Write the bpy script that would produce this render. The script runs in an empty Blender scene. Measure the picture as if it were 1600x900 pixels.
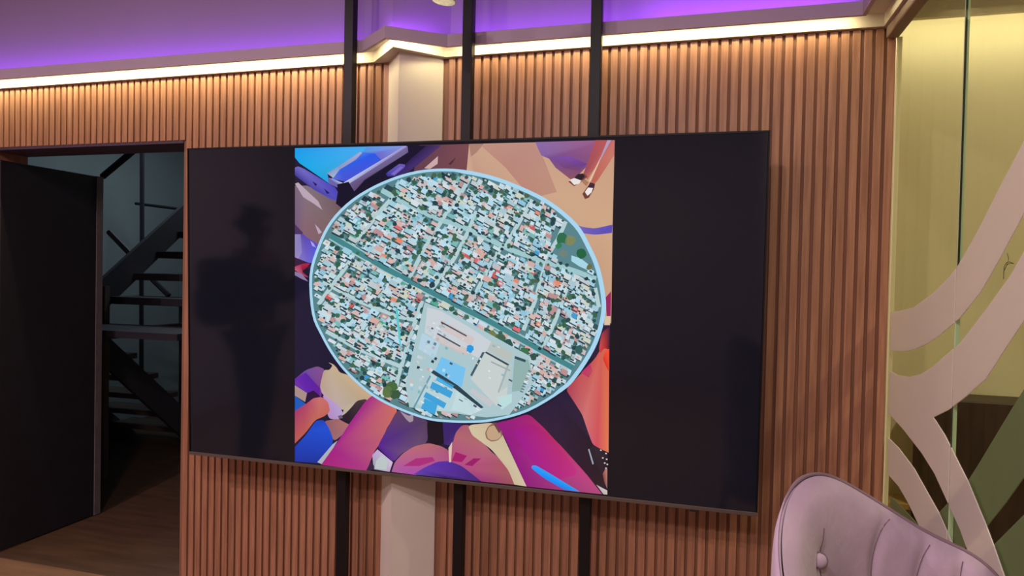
import bpy, bmesh, math, random
from mathutils import Vector, Matrix

random.seed(7)
S = bpy.context.scene
COL = S.collection
FZ = 1.287                                   # floor is this far below the TV centre

# ------------------------------------------------------------------ camera
F_PX = 1066.7
CAM = Vector((0.9041, -2.3089, 0.1421 + FZ))
ROT = Matrix(((0.9628, -0.0251, 0.2690), (0.2694, 0.0123, -0.9629), (0.0209, 0.9996, 0.0186)))
ROT = ROT.to_quaternion().to_matrix()
cam_data = bpy.data.cameras.new('camera')
cam_data.sensor_width = 36.0
cam_data.lens = F_PX / 1600 * 36
cam_data.clip_start = 0.05
cam = bpy.data.objects.new('camera', cam_data)
cam.matrix_world = Matrix.Translation(CAM) @ ROT.to_4x4()
COL.objects.link(cam)
S.camera = cam

# ------------------------------------------------------------------ colour management, world
S.view_settings.view_transform = 'Standard'
S.view_settings.look = 'None'
S.view_settings.gamma = 1.0
S.view_settings.use_curve_mapping = False
S.view_settings.exposure = 0.0
W = bpy.data.worlds.new('night')
S.world = W
W.use_nodes = True
W.node_tree.nodes['Background'].inputs[0].default_value = (0.02, 0.02, 0.03, 1)
W.node_tree.nodes['Background'].inputs[1].default_value = 0.2


def area(name, loc, size, power, color, rot=(0, 0, 0), spread=math.pi):
    d = bpy.data.lights.new(name, 'AREA')
    d.shape = 'RECTANGLE'
    d.size, d.size_y = size
    d.energy = power
    d.color = color
    d.spread = spread
    o = bpy.data.objects.new(name, d)
    o.location = loc
    o.rotation_euler = rot
    COL.objects.link(o)
    return o


WARM = (1.0, 0.88, 0.46)
VIOLET = (0.36, 0.06, 1.0)
R_ = math.radians
# warm LED lines tucked under the cove shelf, violet LED lines lying on top of it
LED_Z, LED_Y = FZ + 1.018, 0.142
for (xa, xb, pw) in ((-3.15, -0.43, 2.9), (-0.03, 1.36, 2.1)):
    w = xb - xa
    area('warm_led_line', ((xa + xb) / 2, LED_Y, LED_Z), (w, 0.012), pw * w, WARM, (R_(20), 0, 0))
for (xa, xb, pw) in ((-3.15, -0.43, 1.3), (-0.03, 0.7, 1.4), (0.7, 1.36, 3.0)):
    area('violet_led_line', ((xa + xb) / 2, 0.143, FZ + 1.044), (xb - xa, 0.010), pw * (xb - xa), VIOLET, (R_(172), 0, 0))
for (p, q) in (((-0.385, 0.115), (-0.245, 0.02)), ((-0.232, 0.02), (-0.065, 0.135))):
    v = Vector((q[0] - p[0], q[1] - p[1], 0))
    a = math.atan2(v.y, v.x)
    m = ((p[0] + q[0]) / 2, (p[1] + q[1]) / 2)
    area('warm_led_line', (m[0], m[1], LED_Z), (v.length, 0.012), 1.9 * v.length, WARM, (R_(12), 0, a))
    area('violet_led_line', (m[0], m[1], FZ + 1.046), (v.length, 0.008), 1.2 * v.length, VIOLET, (R_(165), 0, a))
area('violet_led_line', (1.41, -1.2, FZ + 1.046), (2.6, 0.012), 5.0, VIOLET, (R_(155), 0, R_(90)))
area('warm_led_line', (1.425, -1.2, LED_Z), (2.6, 0.01), 1.4, WARM, (R_(10), 0, R_(90)))
# corridor behind the glass: LED line under its own cove
area('corridor_led_line', (2.5, 0.60, FZ + 1.19), (1.9, 0.02), 4.0, (1.0, 0.88, 0.68), (R_(28), 0, 0))
# stairwell: weak cool light from a landing above
area('stairwell_lamp', (-2.6, 2.3, 2.95), (1.2, 0.8), 16.0, (0.75, 0.9, 1.0), (0, 0, 0))


# ------------------------------------------------------------------ pixel helpers (frame 1600 x 900)
def ray(u, v):
    return ROT @ Vector(((u - 800) / F_PX, -(v - 450) / F_PX, -1.0))


def on_x(u, v, x):
    d = ray(u, v)
    return CAM + d * ((x - CAM.x) / d.x)


def on_y(u, v, y):
    d = ray(u, v)
    return CAM + d * ((y - CAM.y) / d.y)


# ------------------------------------------------------------------ materials
def srgb(h):
    h = h.lstrip('#')
    out = []
    for i in (0, 2, 4):
        c = int(h[i:i + 2], 16) / 255
        out.append(c / 12.92 if c <= 0.04045 else ((c + 0.055) / 1.055) ** 2.4)
    return tuple(out)


def mat(name, hexc, rough=0.6, metal=0.0, var=0.0, vscale=8.0, stretch=(1, 1, 1), bump=0.0, bscale=60.0,
        rnd=0.0, emit=None, estr=0.0, spec=0.5, sheen=0.0, hex2=None):
    m = bpy.data.materials.new(name)
    m.use_nodes = True
    nt = m.node_tree
    b = nt.nodes['Principled BSDF']
    c = srgb(hexc)
    b.inputs['Roughness'].default_value = rough
    b.inputs['Metallic'].default_value = metal
    b.inputs['Specular IOR Level'].default_value = spec
    if sheen:
        b.inputs['Sheen Weight'].default_value = sheen
        b.inputs['Sheen Roughness'].default_value = 0.4
    b.inputs['Base Color'].default_value = (*c, 1)
    tc = nt.nodes.new('ShaderNodeTexCoord')
    mp = nt.nodes.new('ShaderNodeMapping')
    mp.inputs['Scale'].default_value = stretch
    nt.links.new(tc.outputs['Object'], mp.inputs['Vector'])
    if rnd:
        oi = nt.nodes.new('ShaderNodeObjectInfo')
        sc = nt.nodes.new('ShaderNodeVectorMath')
        sc.operation = 'MULTIPLY_ADD'
        cb = nt.nodes.new('ShaderNodeCombineXYZ')
        for k in range(3):
            nt.links.new(oi.outputs['Random'], cb.inputs[k])
        sc.inputs[1].default_value = (37, 53, 71)
        nt.links.new(cb.outputs[0], sc.inputs[0])
        nt.links.new(mp.outputs[0], sc.inputs[2])
        vec = sc.outputs[0]
    else:
        vec = mp.outputs[0]
    if var:
        n = nt.nodes.new('ShaderNodeTexNoise')
        n.inputs['Scale'].default_value = vscale
        n.inputs['Detail'].default_value = 5
        nt.links.new(vec, n.inputs['Vector'])
        r = nt.nodes.new('ShaderNodeValToRGB')
        lo = srgb(hex2) if hex2 else tuple(x * (1 - var) for x in c)
        r.color_ramp.elements[0].color = (*lo, 1)
        r.color_ramp.elements[1].color = (*[min(1, x * (1 + var)) for x in c], 1)
        r.color_ramp.elements[0].position = 0.3
        r.color_ramp.elements[1].position = 0.7
        nt.links.new(n.outputs['Fac'], r.inputs[0])
        src = r.outputs[0]
        if rnd:
            hv = nt.nodes.new('ShaderNodeHueSaturation')
            ma = nt.nodes.new('ShaderNodeMath')
            ma.operation = 'MULTIPLY_ADD'
            ma.inputs[1].default_value = rnd
            ma.inputs[2].default_value = 1 - rnd / 2
            nt.links.new(oi.outputs['Random'], ma.inputs[0])
            nt.links.new(ma.outputs[0], hv.inputs['Value'])
            nt.links.new(src, hv.inputs['Color'])
            src = hv.outputs[0]
        nt.links.new(src, b.inputs['Base Color'])
    if bump:
        n2 = nt.nodes.new('ShaderNodeTexNoise')
        n2.inputs['Scale'].default_value = bscale
        n2.inputs['Detail'].default_value = 4
        nt.links.new(vec, n2.inputs['Vector'])
        bp = nt.nodes.new('ShaderNodeBump')
        bp.inputs['Strength'].default_value = bump
        bp.inputs['Distance'].default_value = 0.004
        nt.links.new(n2.outputs['Fac'], bp.inputs['Height'])
        nt.links.new(bp.outputs[0], b.inputs['Normal'])
    if emit:
        b.inputs['Emission Color'].default_value = (*srgb(emit), 1)
        b.inputs['Emission Strength'].default_value = estr
    return m


M = {}
M['slat'] = mat('slat_wood', '#9a6e54', 0.42, var=0.16, vscale=6, stretch=(14, 14, 0.7), rnd=0.12, bump=0.12, bscale=40, hex2='#865a43')
M['slat_back'] = mat('slat_backing_wood', '#80563f', 0.6, var=0.15, vscale=5, stretch=(8, 8, 0.6))
M['plaster'] = mat('white_plaster', '#cfc6bd', 0.75, var=0.04, vscale=3, bump=0.08, bscale=30)
M['upper'] = mat('upper_wall_violet_dimmed', '#9a8ba0', 0.8, var=0.03, vscale=2)  # white wall; weaker light and violet cast put into its colour
M['cove'] = mat('cove_paint', '#c8bfb6', 0.7, var=0.03, vscale=4, bump=0.06, bscale=25)
M['fascia'] = mat('fascia_violet_tinted', '#b5a4b6', 0.7, var=0.03, vscale=4, bump=0.06, bscale=25)  # white paint with the violet bounce light mixed into its colour
M['header'] = mat('header_paint', '#8f7a6c', 0.6, var=0.06, vscale=5)
M['ceiling'] = mat('ceiling_paint', '#b9b2b2', 0.85, var=0.03)
M['roomwall'] = mat('room_wall_paint', '#a9a0a0', 0.85, var=0.04)
M['floor'] = mat('timber_floor', '#8a6a4e', 0.45, var=0.2, vscale=3, stretch=(1, 9, 1))
M['floor_shaded'] = mat('passage_floor_shaded', '#523a28', 0.6, var=0.25, vscale=3, stretch=(1, 7, 1))  # passage shade put into this brown, darker than the lounge floor
M['head'] = mat('door_head_violet_shade', '#46374a', 0.6, var=0.1)  # dim violet light on the lintel underside, put into the colour
M['pole'] = mat('black_steel', '#100e10', 0.42, 0.0, var=0.1, spec=0.25)
M['tvframe'] = mat('tv_frame', '#5e544e', 0.4, 0.3)
M['tvback'] = mat('tv_back', '#141416', 0.5)
M['blackdoor'] = mat('black_door', '#18141a', 0.6, var=0.15, vscale=12)
M['dooredge'] = mat('door_edge_grey', '#63595a', 0.6, var=0.15, vscale=20)
M['stairwall'] = mat('stairwell_wall', '#8b9698', 0.85, var=0.08, vscale=2)
M['stairsteel'] = mat('stair_steel', '#3b3a40', 0.55, 0.2, var=0.1)
M['stairtread'] = mat('stair_tread', '#24222a', 0.6, var=0.1)
M['stairrust'] = mat('stair_primer', '#544844', 0.7, var=0.2, vscale=14)
M['cream'] = mat('corridor_paint', '#d8cda6', 0.8, var=0.03, vscale=2)
M['darkwood'] = mat('dark_wood', '#38281f', 0.5, var=0.25, vscale=5, stretch=(10, 10, 0.8))
M['shelf'] = mat('shelf_wood', '#b89458', 0.5, var=0.15, vscale=8)
M['vinyl'] = mat('white_vinyl', '#eee6e6', 0.55, var=0.03, vscale=2)
nt = M['vinyl'].node_tree
tl = nt.nodes.new('ShaderNodeBsdfTranslucent')
tl.inputs[0].default_value = (0.90, 0.85, 0.74, 1)
mxs = nt.nodes.new('ShaderNodeMixShader')
mxs.inputs[0].default_value = 0.48
nt.links.new(nt.nodes['Principled BSDF'].outputs[0], mxs.inputs[1])
nt.links.new(tl.outputs[0], mxs.inputs[2])
nt.links.new(mxs.outputs[0], nt.nodes['Material Output'].inputs[0])
M['seal'] = mat('black_seal', '#0c0b0a', 0.6)
M['edgeglass'] = mat('green_glass_edge', '#b4ccaa', 0.3)
M['velvet'] = mat('mauve_velvet', '#aa95a8', 0.85, var=0.07, vscale=9, bump=0.25, bscale=70, sheen=0.35, hex2='#a28ca2')
M['piping'] = mat('mauve_piping', '#7d6672', 0.8, var=0.06, vscale=20)
M['seam'] = mat('dark_seam', '#6d5864', 0.9)
M['legwood'] = mat('beech_leg', '#b58a58', 0.45, var=0.15, vscale=9, stretch=(6, 6, 1))
M['lampwhite'] = mat('lamp_housing', '#d8d4cc', 0.4)
M['lampglass'] = mat('lamp_lens', '#e8dfc0', 0.25, var=0.4, vscale=60, emit='#d8cfa8', estr=0.55)
M['led_warm'] = mat('led_tape_warm', '#fff0c8', 0.5, emit='#ffd890', estr=2.0)
M['led_violet'] = mat('led_tape_violet', '#8040ff', 0.5, emit='#7020ff', estr=2.0)
M['ink'] = mat('black_marker', '#2a2418', 0.7)
M['cloth'] = mat('dark_cloth', '#17181f', 0.9, var=0.1)
M['skin'] = mat('skin', '#8a5f4a', 0.6)


def glass_mat(name, tint, refl=1.0):
    m = bpy.data.materials.new(name)
    m.use_nodes = True
    nt = m.node_tree
    nt.nodes.remove(nt.nodes['Principled BSDF'])
    out = nt.nodes['Material Output']
    t = nt.nodes.new('ShaderNodeBsdfTransparent')
    t.inputs[0].default_value = (*tint, 1)
    g = nt.nodes.new('ShaderNodeBsdfGlossy')
    g.inputs['Roughness'].default_value = 0.02
    fr = nt.nodes.new('ShaderNodeFresnel')
    fr.inputs[0].default_value = 1.18
    mx = nt.nodes.new('ShaderNodeMixShader')
    ge = nt.nodes.new('ShaderNodeNewGeometry')
    iv = nt.nodes.new('ShaderNodeMath')
    iv.operation = 'SUBTRACT'
    iv.inputs[0].default_value = 1.0
    nt.links.new(ge.outputs['Backfacing'], iv.inputs[1])
    mu = nt.nodes.new('ShaderNodeMath')
    mu.operation = 'MULTIPLY'
    nt.links.new(fr.outputs[0], mu.inputs[0])
    nt.links.new(iv.outputs[0], mu.inputs[1])
    m3 = nt.nodes.new('ShaderNodeMath')
    m3.operation = 'MULTIPLY'
    m3.inputs[1].default_value = 0.35
    nt.links.new(mu.outputs[0], m3.inputs[0])
    nt.links.new(m3.outputs[0], mx.inputs[0])
    nt.links.new(t.outputs[0], mx.inputs[1])
    nt.links.new(g.outputs[0], mx.inputs[2])
    nt.links.new(mx.outputs[0], out.inputs[0])
    return m


M['glass'] = glass_mat('clear_glass', (0.90, 0.93, 0.86))


def frosted_mat():
    m = bpy.data.materials.new('frosted_green_film')
    m.use_nodes = True
    nt = m.node_tree
    b = nt.nodes['Principled BSDF']
    out = nt.nodes['Material Output']
    b.inputs['Base Color'].default_value = (*srgb('#8e9a86'), 1)
    b.inputs['Roughness'].default_value = 0.5
    t = nt.nodes.new('ShaderNodeBsdfTransparent')
    tl = nt.nodes.new('ShaderNodeBsdfTranslucent')
    tl.inputs[0].default_value = (*srgb('#b4c090'), 1)
    m1 = nt.nodes.new('ShaderNodeMixShader')
    m1.inputs[0].default_value = 0.35
    m2 = nt.nodes.new('ShaderNodeMixShader')
    m2.inputs[0].default_value = 0.2
    nt.links.new(b.outputs[0], m1.inputs[1])
    nt.links.new(tl.outputs[0], m1.inputs[2])
    nt.links.new(m1.outputs[0], m2.inputs[1])
    nt.links.new(t.outputs[0], m2.inputs[2])
    nt.links.new(m2.outputs[0], out.inputs[0])
    return m


M['frost'] = frosted_mat()


def screen_mat(name, attr):
    m = bpy.data.materials.new(name)
    m.use_nodes = True
    nt = m.node_tree
    b = nt.nodes['Principled BSDF']
    b.inputs['Base Color'].default_value = (0.004, 0.004, 0.005, 1)
    b.inputs['Roughness'].default_value = 0.09
    b.inputs['Specular IOR Level'].default_value = 0.32
    if attr:
        a = nt.nodes.new('ShaderNodeAttribute')
        a.attribute_name = 'Col'
        nt.links.new(a.outputs['Color'], b.inputs['Emission Color'])
        b.inputs['Emission Strength'].default_value = 1.0
    else:
        b.inputs['Emission Color'].default_value = (0.30, 0.30, 0.62, 1)   # LCD backlight leak
        b.inputs['Emission Strength'].default_value = 0.012
    return m


M['screen'] = screen_mat('screen_black_glass', False)
M['picture'] = screen_mat('screen_picture', True)

# ------------------------------------------------------------------ object helpers
ORIGIN = {}


def link(name, me, m, parent=None):
    o = bpy.data.objects.new(name, me)
    COL.objects.link(o)
    if m is not None and not me.materials:
        me.materials.append(m)
    if parent is not None:
        o.parent = parent
        ORIGIN[o.name] = ORIGIN.get(parent.name, Vector())
    else:
        ORIGIN[o.name] = Vector()
    return o


def obj(name, bm, m, parent=None, smooth=False):
    if parent is not None:
        off = ORIGIN.get(parent.name, Vector())
        if off.length:
            bmesh.ops.translate(bm, verts=bm.verts, vec=-off)
    me = bpy.data.meshes.new(name)
    bmesh.ops.recalc_face_normals(bm, faces=bm.faces)
    bm.to_mesh(me)
    bm.free()
    if smooth:
        for p in me.polygons:
            p.use_smooth = True
    return link(name, me, m, parent)


def thing(name, loc, label, cat, group=None):
    o = bpy.data.objects.new(name, None)
    COL.objects.link(o)
    o.location = loc
    o.empty_display_size = 0.1
    ORIGIN[o.name] = Vector(loc)
    return tag(o, label, cat, group)


def tag(o, label, cat, group=None):
    o['label'] = label
    o['category'] = cat
    if group:
        o['group'] = group
    return o


def struct(o, label=None):
    o['kind'] = 'structure'
    if label:
        o['label'] = label
    return o


def bx(bm, x0, x1, y0, y1, z0, z1, bev=0.0):
    vs = [bm.verts.new((x, y, z)) for x in (x0, x1) for y in (y0, y1) for z in (z0, z1)]
    fs = [(0, 1, 3, 2), (4, 6, 7, 5), (0, 4, 5, 1), (2, 3, 7, 6), (0, 2, 6, 4), (1, 5, 7, 3)]
    faces = [bm.faces.new([vs[i] for i in f]) for f in fs]
    if bev:
        es = set(e for f in faces for e in f.edges)
        bmesh.ops.bevel(bm, geom=list(es), offset=bev, segments=2, affect='EDGES', profile=0.5)
    return bm


def box(name, x0, x1, y0, y1, z0, z1, m, parent=None, bev=0.0):
    return obj(name, bx(bmesh.new(), x0, x1, y0, y1, z0, z1, bev), m, parent)


def prism(bm, pts, z0, z1):
    a = [bm.verts.new((p[0], p[1], z0)) for p in pts]
    b = [bm.verts.new((p[0], p[1], z1)) for p in pts]
    n = len(pts)
    bm.faces.new(a)
    bm.faces.new(b)
    for i in range(n):
        bm.faces.new((a[i], a[(i + 1) % n], b[(i + 1) % n], b[i]))
    return bm


def slab_x(bm, pts, x0, x1):
    """polygon given as (y, z) extruded between two x planes"""
    a = [bm.verts.new((x0, p[0], p[1])) for p in pts]
    b = [bm.verts.new((x1, p[0], p[1])) for p in pts]
    n = len(pts)
    bm.faces.new(a)
    bm.faces.new(b)
    for i in range(n):
        bm.faces.new((a[i], a[(i + 1) % n], b[(i + 1) % n], b[i]))
    return bm


def tube(bm, pts, r, n=8, caps=True):
    pts = [Vector(p) for p in pts]
    rings = []
    up = None
    for i, p in enumerate(pts):
        t = (pts[min(i + 1, len(pts) - 1)] - pts[max(i - 1, 0)]).normalized()
        if up is None:
            up = Vector((0, 0, 1)) if abs(t.z) < 0.9 else Vector((1, 0, 0))
        a = t.cross(up)
        if a.length < 1e-5:
            a = t.cross(Vector((0, 1, 0)))
        a.normalize()
        b = t.cross(a).normalized()
        rr = r[i] if isinstance(r, (list, tuple)) else r
        rings.append([bm.verts.new(p + a * (rr * math.cos(2 * math.pi * k / n)) + b * (rr * math.sin(2 * math.pi * k / n))) for k in range(n)])
    for r0, r1 in zip(rings, rings[1:]):
        for k in range(n):
            bm.faces.new((r0[k], r0[(k + 1) % n], r1[(k + 1) % n], r1[k]))
    if caps:
        bm.faces.new(rings[0])
        bm.faces.new(rings[-1])
    return bm


def lathe(bm, c, prof, n=32, axis=None):
    """profile (r, h) revolved about +z at c, optionally tilted by a matrix"""
    rings = []
    mtx = axis or Matrix.Identity(3)
    for r, h in prof:
        rings.append([bm.verts.new(Vector(c) + mtx @ Vector((r * math.cos(2 * math.pi * k / n), r * math.sin(2 * math.pi * k / n), h))) for k in range(n)])
    for r0, r1 in zip(rings, rings[1:]):
        for k in range(n):
            bm.faces.new((r0[k], r0[(k + 1) % n], r1[(k + 1) % n], r1[k]))
    bm.faces.new(rings[0])
    bm.faces.new(rings[-1])
    return bm


# ------------------------------------------------------------------ the room shell
YS = 0.200          # front plane of the slats
YB = 0.209          # backing board
DX0, DX1 = -2.43, -1.313   # door opening
DZ = FZ + 0.706     # lintel height
LZ0 = FZ + 0.984    # underside of the cove ledge
CEIL = 3.05
XG = 1.50           # glass partition plane
XL, YF = -3.30, -5.2

struct(box('floor', -4.2, 4.2, YF, 0.21, -0.10, 0.0, M['floor']), 'tan timber floor of the lounge')
struct(box('floor_passage', -4.2, 4.2, 0.21, 4.4, -0.10, 0.0, M['floor_shaded']), 'floor of the passage behind the doorway, shade put into its dark brown')
struct(box('ceiling', XL - 0.1, 1.56, YF, YB, CEIL, CEIL + 0.1, M['ceiling']), 'plain painted ceiling above the cove')
struct(box('wall_left', XL - 0.1, XL, YF, YB, 0, CEIL, M['roomwall']), 'plain wall on the left side of the lounge')
struct(box('wall_front', XL - 0.1, 1.56, YF - 0.1, YF, 0, CEIL, M['roomwall']), 'plain wall opposite the television')

# back wall: backing board with door opening, carries the slats
bm = bmesh.new()
bx(bm, DX1, 1.497, YB, 0.39, 0, LZ0 + 0.02)
bx(bm, XL, DX1, YB, 0.39, DZ, LZ0 + 0.02)
bx(bm, XL, DX0, YB, 0.39, 0, DZ)
wall_back = struct(obj('wall_back', bm, M['slat_back']), 'warm brown timber slat wall behind the television')
struct(box('trim_9', DX0, DX1, YS + 0.004, 0.392, DZ - 0.012, DZ - 0.0005, M['head']), 'board under the doorway lintel with the dim violet light put into its colour')
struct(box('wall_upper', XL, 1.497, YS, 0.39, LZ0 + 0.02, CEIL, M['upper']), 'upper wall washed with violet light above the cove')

COLX0, COLX1 = -0.327, -0.095
PITCH, SW = 0.035, 0.0245
full = bmesh.new()
bx(full, -SW / 2, SW / 2, YS, YB, 0.0, LZ0 + 0.01, 0.0012)
me_full = bpy.data.meshes.new('slat')
full.to_mesh(me_full)
full.free()
me_full.materials.append(M['slat'])
sh = bmesh.new()
bx(sh, -SW / 2, SW / 2, YS, YB, DZ, LZ0 + 0.01, 0.0012)
me_short = bpy.data.meshes.new('slat_short')
sh.to_mesh(me_short)
sh.free()
me_short.materials.append(M['slat'])
x = 1.4828
while x > XL + 0.02:
    if not (COLX0 - 0.008 < x < COLX1 + 0.008):
        o = bpy.data.objects.new('slat', me_full if (x > DX1 or x < DX0) else me_short)
        COL.objects.link(o)
        o.location = (x, 0, 0)
        o.parent = wall_back
    x -= PITCH

# the rotated column pushing through the slat wall
bm = bmesh.new()
prism(bm, [(COLX0, YB), (COLX0, YS), (-0.229, 0.086), (COLX1, YS), (COLX1, YB)], 0, LZ0 + 0.005)
struct(obj('trim_1', bm, M['plaster']), 'off-white plaster column corner breaking through the slat wall')
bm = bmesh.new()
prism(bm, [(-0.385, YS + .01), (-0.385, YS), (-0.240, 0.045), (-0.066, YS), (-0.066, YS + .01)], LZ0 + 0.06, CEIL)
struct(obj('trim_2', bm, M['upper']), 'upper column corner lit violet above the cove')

# cove: lower ledge, fascia lip, shelf between them
led = [(-3.3, 0.185), (-0.386, 0.185), (-0.229, 0.032), (-0.080, 0.185), (1.455, 0.185), (1.455, -2.6), (1.503, -2.6), (1.503, 0.215),
       (-3.3, 0.215)]
bm = prism(bmesh.new(), led, LZ0, FZ + 1.036)
ledge = obj('trim_3', bm, M['cove'])
struct(ledge, 'cove ledge glowing warm white above the slats')
fo = [(-3.3, 0.115), (-0.400, 0.112), (-0.243, -0.012), (-0.050, 0.125), (1.377, 0.120), (1.377, -2.6)]
fi = [(1.390, -2.6), (1.390, 0.133), (-0.054, 0.138), (-0.243, 0.004), (-0.396, 0.125), (-3.3, 0.128)]
bm = prism(bmesh.new(), fo + fi, FZ + 1.003, FZ + 1.048)
struct(obj('trim_4', bm, M['fascia']), 'white fascia lip of the cove, violet light put into its mauve-grey')
so = [(-3.3, 0.126), (-0.397, 0.123), (-0.243, 0.002), (-0.053, 0.136), (1.388, 0.131), (1.388, -2.6)]
si = [(1.456, -2.6), (1.456, 0.186), (-0.080, 0.186), (-0.229, 0.033), (-0.386, 0.186), (-3.3, 0.186)]
bm = prism(bmesh.new(), so + si, FZ + 1.026, FZ + 1.034)
struct(obj('trim_5', bm, M['cove']), 'cove shelf carrying the light strips')
# header over the glass partition
struct(box('trim_6', 1.464, 1.502, -2.6, 0.197, FZ + 0.945, LZ0 + 0.001, M['header'], bev=0.006), 'brown-grey header above the glass partition')
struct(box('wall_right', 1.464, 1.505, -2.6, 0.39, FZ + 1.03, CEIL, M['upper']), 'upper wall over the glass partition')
struct(box('wall_right_rear', 1.464, 1.56, YF, -2.6, 0, CEIL, M['roomwall']), 'plain wall beyond the glass partition')

# LED tapes themselves
t = thing('led_strip', (0.0, 0.142, FZ + 1.020), 'warm white light strip hidden under the cove shelf', 'light strip')
box('tape', -3.18, -0.43, 0.136, 0.148, FZ + 1.0205, FZ + 1.0235, M['led_warm'], t)
box('tape', -0.03, 1.37, 0.142, 0.154, FZ + 1.0205, FZ + 1.0235, M['led_warm'], t)
t = thing('led_strip', (0.0, 0.160, FZ + 1.034), 'violet light strip lying on top of the cove shelf', 'light strip')
box('tape', -3.18, -0.43, 0.150, 0.162, FZ + 1.035, FZ + 1.039, M['led_violet'], t)
box('tape', -0.03, 1.37, 0.152, 0.164, FZ + 1.035, FZ + 1.039, M['led_violet'], t)

# ------------------------------------------------------------------ passage and stairwell behind the door opening
struct(box('wall_stairwell_back', -4.2, -0.6, 3.5, 3.6, 0, 3.2, M['stairwall']), 'pale wall at the back of the stairwell')
struct(box('wall_stairwell_left', -4.3, -4.2, 0.39, 3.6, 0, 3.2, M['stairwall']), 'side wall of the stairwell')
struct(box('wall_stairwell_right', -0.7, -0.6, 0.39, 3.5, 0, 3.2, M['stairwall']), 'right wall of the stairwell')
struct(box('ceiling_stairwell', -4.2, -0.6, 0.39, 3.6, 3.2, 3.3, M['ceiling']), 'stairwell ceiling')

door = box('door_1', -2.462, -2.424, 0.245, 0.825, 0.005, FZ + 0.655, M['blackdoor'], bev=0.003)
struct(door, 'tall black door leaf standing open into the dark passage')
box('edge_strip', -2.4655, -2.4185, 0.796, 0.836, 0.005, FZ + 0.655, M['dooredge'], door)

st = thing('staircase', (-2.95, 1.4, 0), 'dark steel open-riser staircase beyond the doorway', 'staircase')
XS = -2.95


def stringer(name, pts, x0, x1, m):
    return obj(name, slab_x(bmesh.new(), pts, x0, x1), m, st)


stringer('upper_stringer', [(1.30, 1.315), (3.1, 2.72), (3.1, 2.50), (1.30, 1.09)], XS - 0.03, XS, M['stairsteel'])
stringer('upper_stringer', [(1.30, 1.315), (3.1, 2.72), (3.1, 2.50), (1.30, 1.09)], -2.03, -2.0, M['stairsteel'])
for k in range(9):
    y = 1.42 + 0.205 * k
    z = 1.205 + 0.16 * k
    box('tread', XS, -2.03, y - 0.03, y + 0.21, z - 0.025, z + 0.025, M['stairtread'], st, 0.004)
stringer('lower_stringer', [(1.36, 0.985), (2.5, -0.0), (2.22, -0.0), (1.36, 0.77)], XS - 0.03, XS, M['stairsteel'])
stringer('lower_stringer', [(1.36, 0.985), (2.5, -0.0), (2.22, -0.0), (1.36, 0.77)], -3.83, -3.8, M['stairsteel'])
for k in range(5):
    y = 1.55 + 0.2 * k
    z = 0.80 - 0.17 * k
    box('tread', -3.8, XS - 0.03, y - 0.1, y + 0.12, z - 0.02, z + 0.02, M['stairrust'], st, 0.004)
box('landing_beam', XS - 0.01, XS + 0.04, 1.30, 2.6, 0.945, 1.01, M['stairrust'], st)
box('landing', -3.8, -2.0, 0.95, 1.38, 1.01, 1.05, M['stairtread'], st)
box('post', XS - 0.02, XS + 0.02, 1.34, 1.38, 0, 1.30, M['stairrust'], st)
for (u, v0, v1, y) in ((222, 236, 378, 2.4), (221, 436, 600, 2.4), (283, 470, 640, 2.4)):
    a, b = on_y(u, v0, y), on_y(u, v1, y)
    obj('newel', tube(bmesh.new(), [a, b], 0.018, 6), M['stairtread'], st)
for u in (183, 194, 203):
    a, b = on_y(u, 236, 2.9), on_y(u, 420, 2.9)
    obj('baluster', tube(bmesh.new(), [a, b], 0.015, 6), M['stairsteel'], st)
for (p, q, y, r) in (((160, 276), (208, 236), 1.6, 0.022), ((170, 362), (203, 396), 1.6, 0.020), ((212, 318), (285, 327), 2.6, 0.014),
                     ((238, 437), (264, 462), 2.2, 0.020)):
    obj('rail', tube(bmesh.new(), [on_y(*p, y), on_y(*q, y)], r, 6), M['stairtread'], st)

# ------------------------------------------------------------------ glass partition and the corridor behind it
GL = XG
SEAM = -0.413
gp1 = thing('glass_panel', (GL, -0.1, 0.0), 'clear glass panel next to the slat wall with curved white stripes', 'glass panel', 'glass partition panels')
box('pane', GL, GL + 0.010, SEAM + 0.004, 0.195, 0.02, FZ + 0.95, M['glass'], gp1)
gp2 = thing('glass_panel', (GL, -1.4, 0.0), 'clear glass panel nearer the camera with a black joint line', 'glass panel', 'glass partition panels')
box('pane', GL, GL + 0.010, -2.6, SEAM - 0.004, 0.02, FZ + 0.95, M['glass'], gp2)
box('floor_channel', GL - 0.01, GL + 0.02, SEAM, 0.195, 0.0, 0.022, M['tvframe'], gp1)
box('floor_channel', GL - 0.01, GL + 0.02, -2.6, SEAM, 0.0, 0.022, M['tvframe'], gp2)
zs = on_x(1497, 430, GL).z
box('joint_seal', GL + 0.0002, GL + 0.004, SEAM - 0.0038, SEAM - 0.0006, zs, FZ + 0.95, M['seal'], gp2)
box('glass_edge', GL - 0.0005, GL + 0.0105, SEAM + 0.0006, SEAM + 0.0020, 0.02, FZ + 0.95, M['edgeglass'], gp1)
box('side_channel', GL - 0.003, GL + 0.013, 0.1955, 0.1985, 0.0, FZ + 0.95, M['cream'], gp1)


def clip_y(P, y, keep_above):
    out = []
    for i in range(len(P)):
        a, b = P[i - 1], P[i]
        ia, ib = ((a[0] >= y) == keep_above), ((b[0] >= y) == keep_above)
        if ia != ib:
            t = (y - a[0]) / (b[0] - a[0])
            out.append((y, a[1] + (b[1] - a[1]) * t))
        if ib:
            out.append(b)
    return out


def smooth_poly(px, n=1):
    for _ in range(n):
        q = []
        for i in range(len(px)):
            (a, b), (c, d) = px[i], px[(i + 1) % len(px)]
            q += [(a * .78 + c * .22, b * .78 + d * .22), (a * .22 + c * .78, b * .22 + d * .78)]
        px = q
    return px


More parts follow.
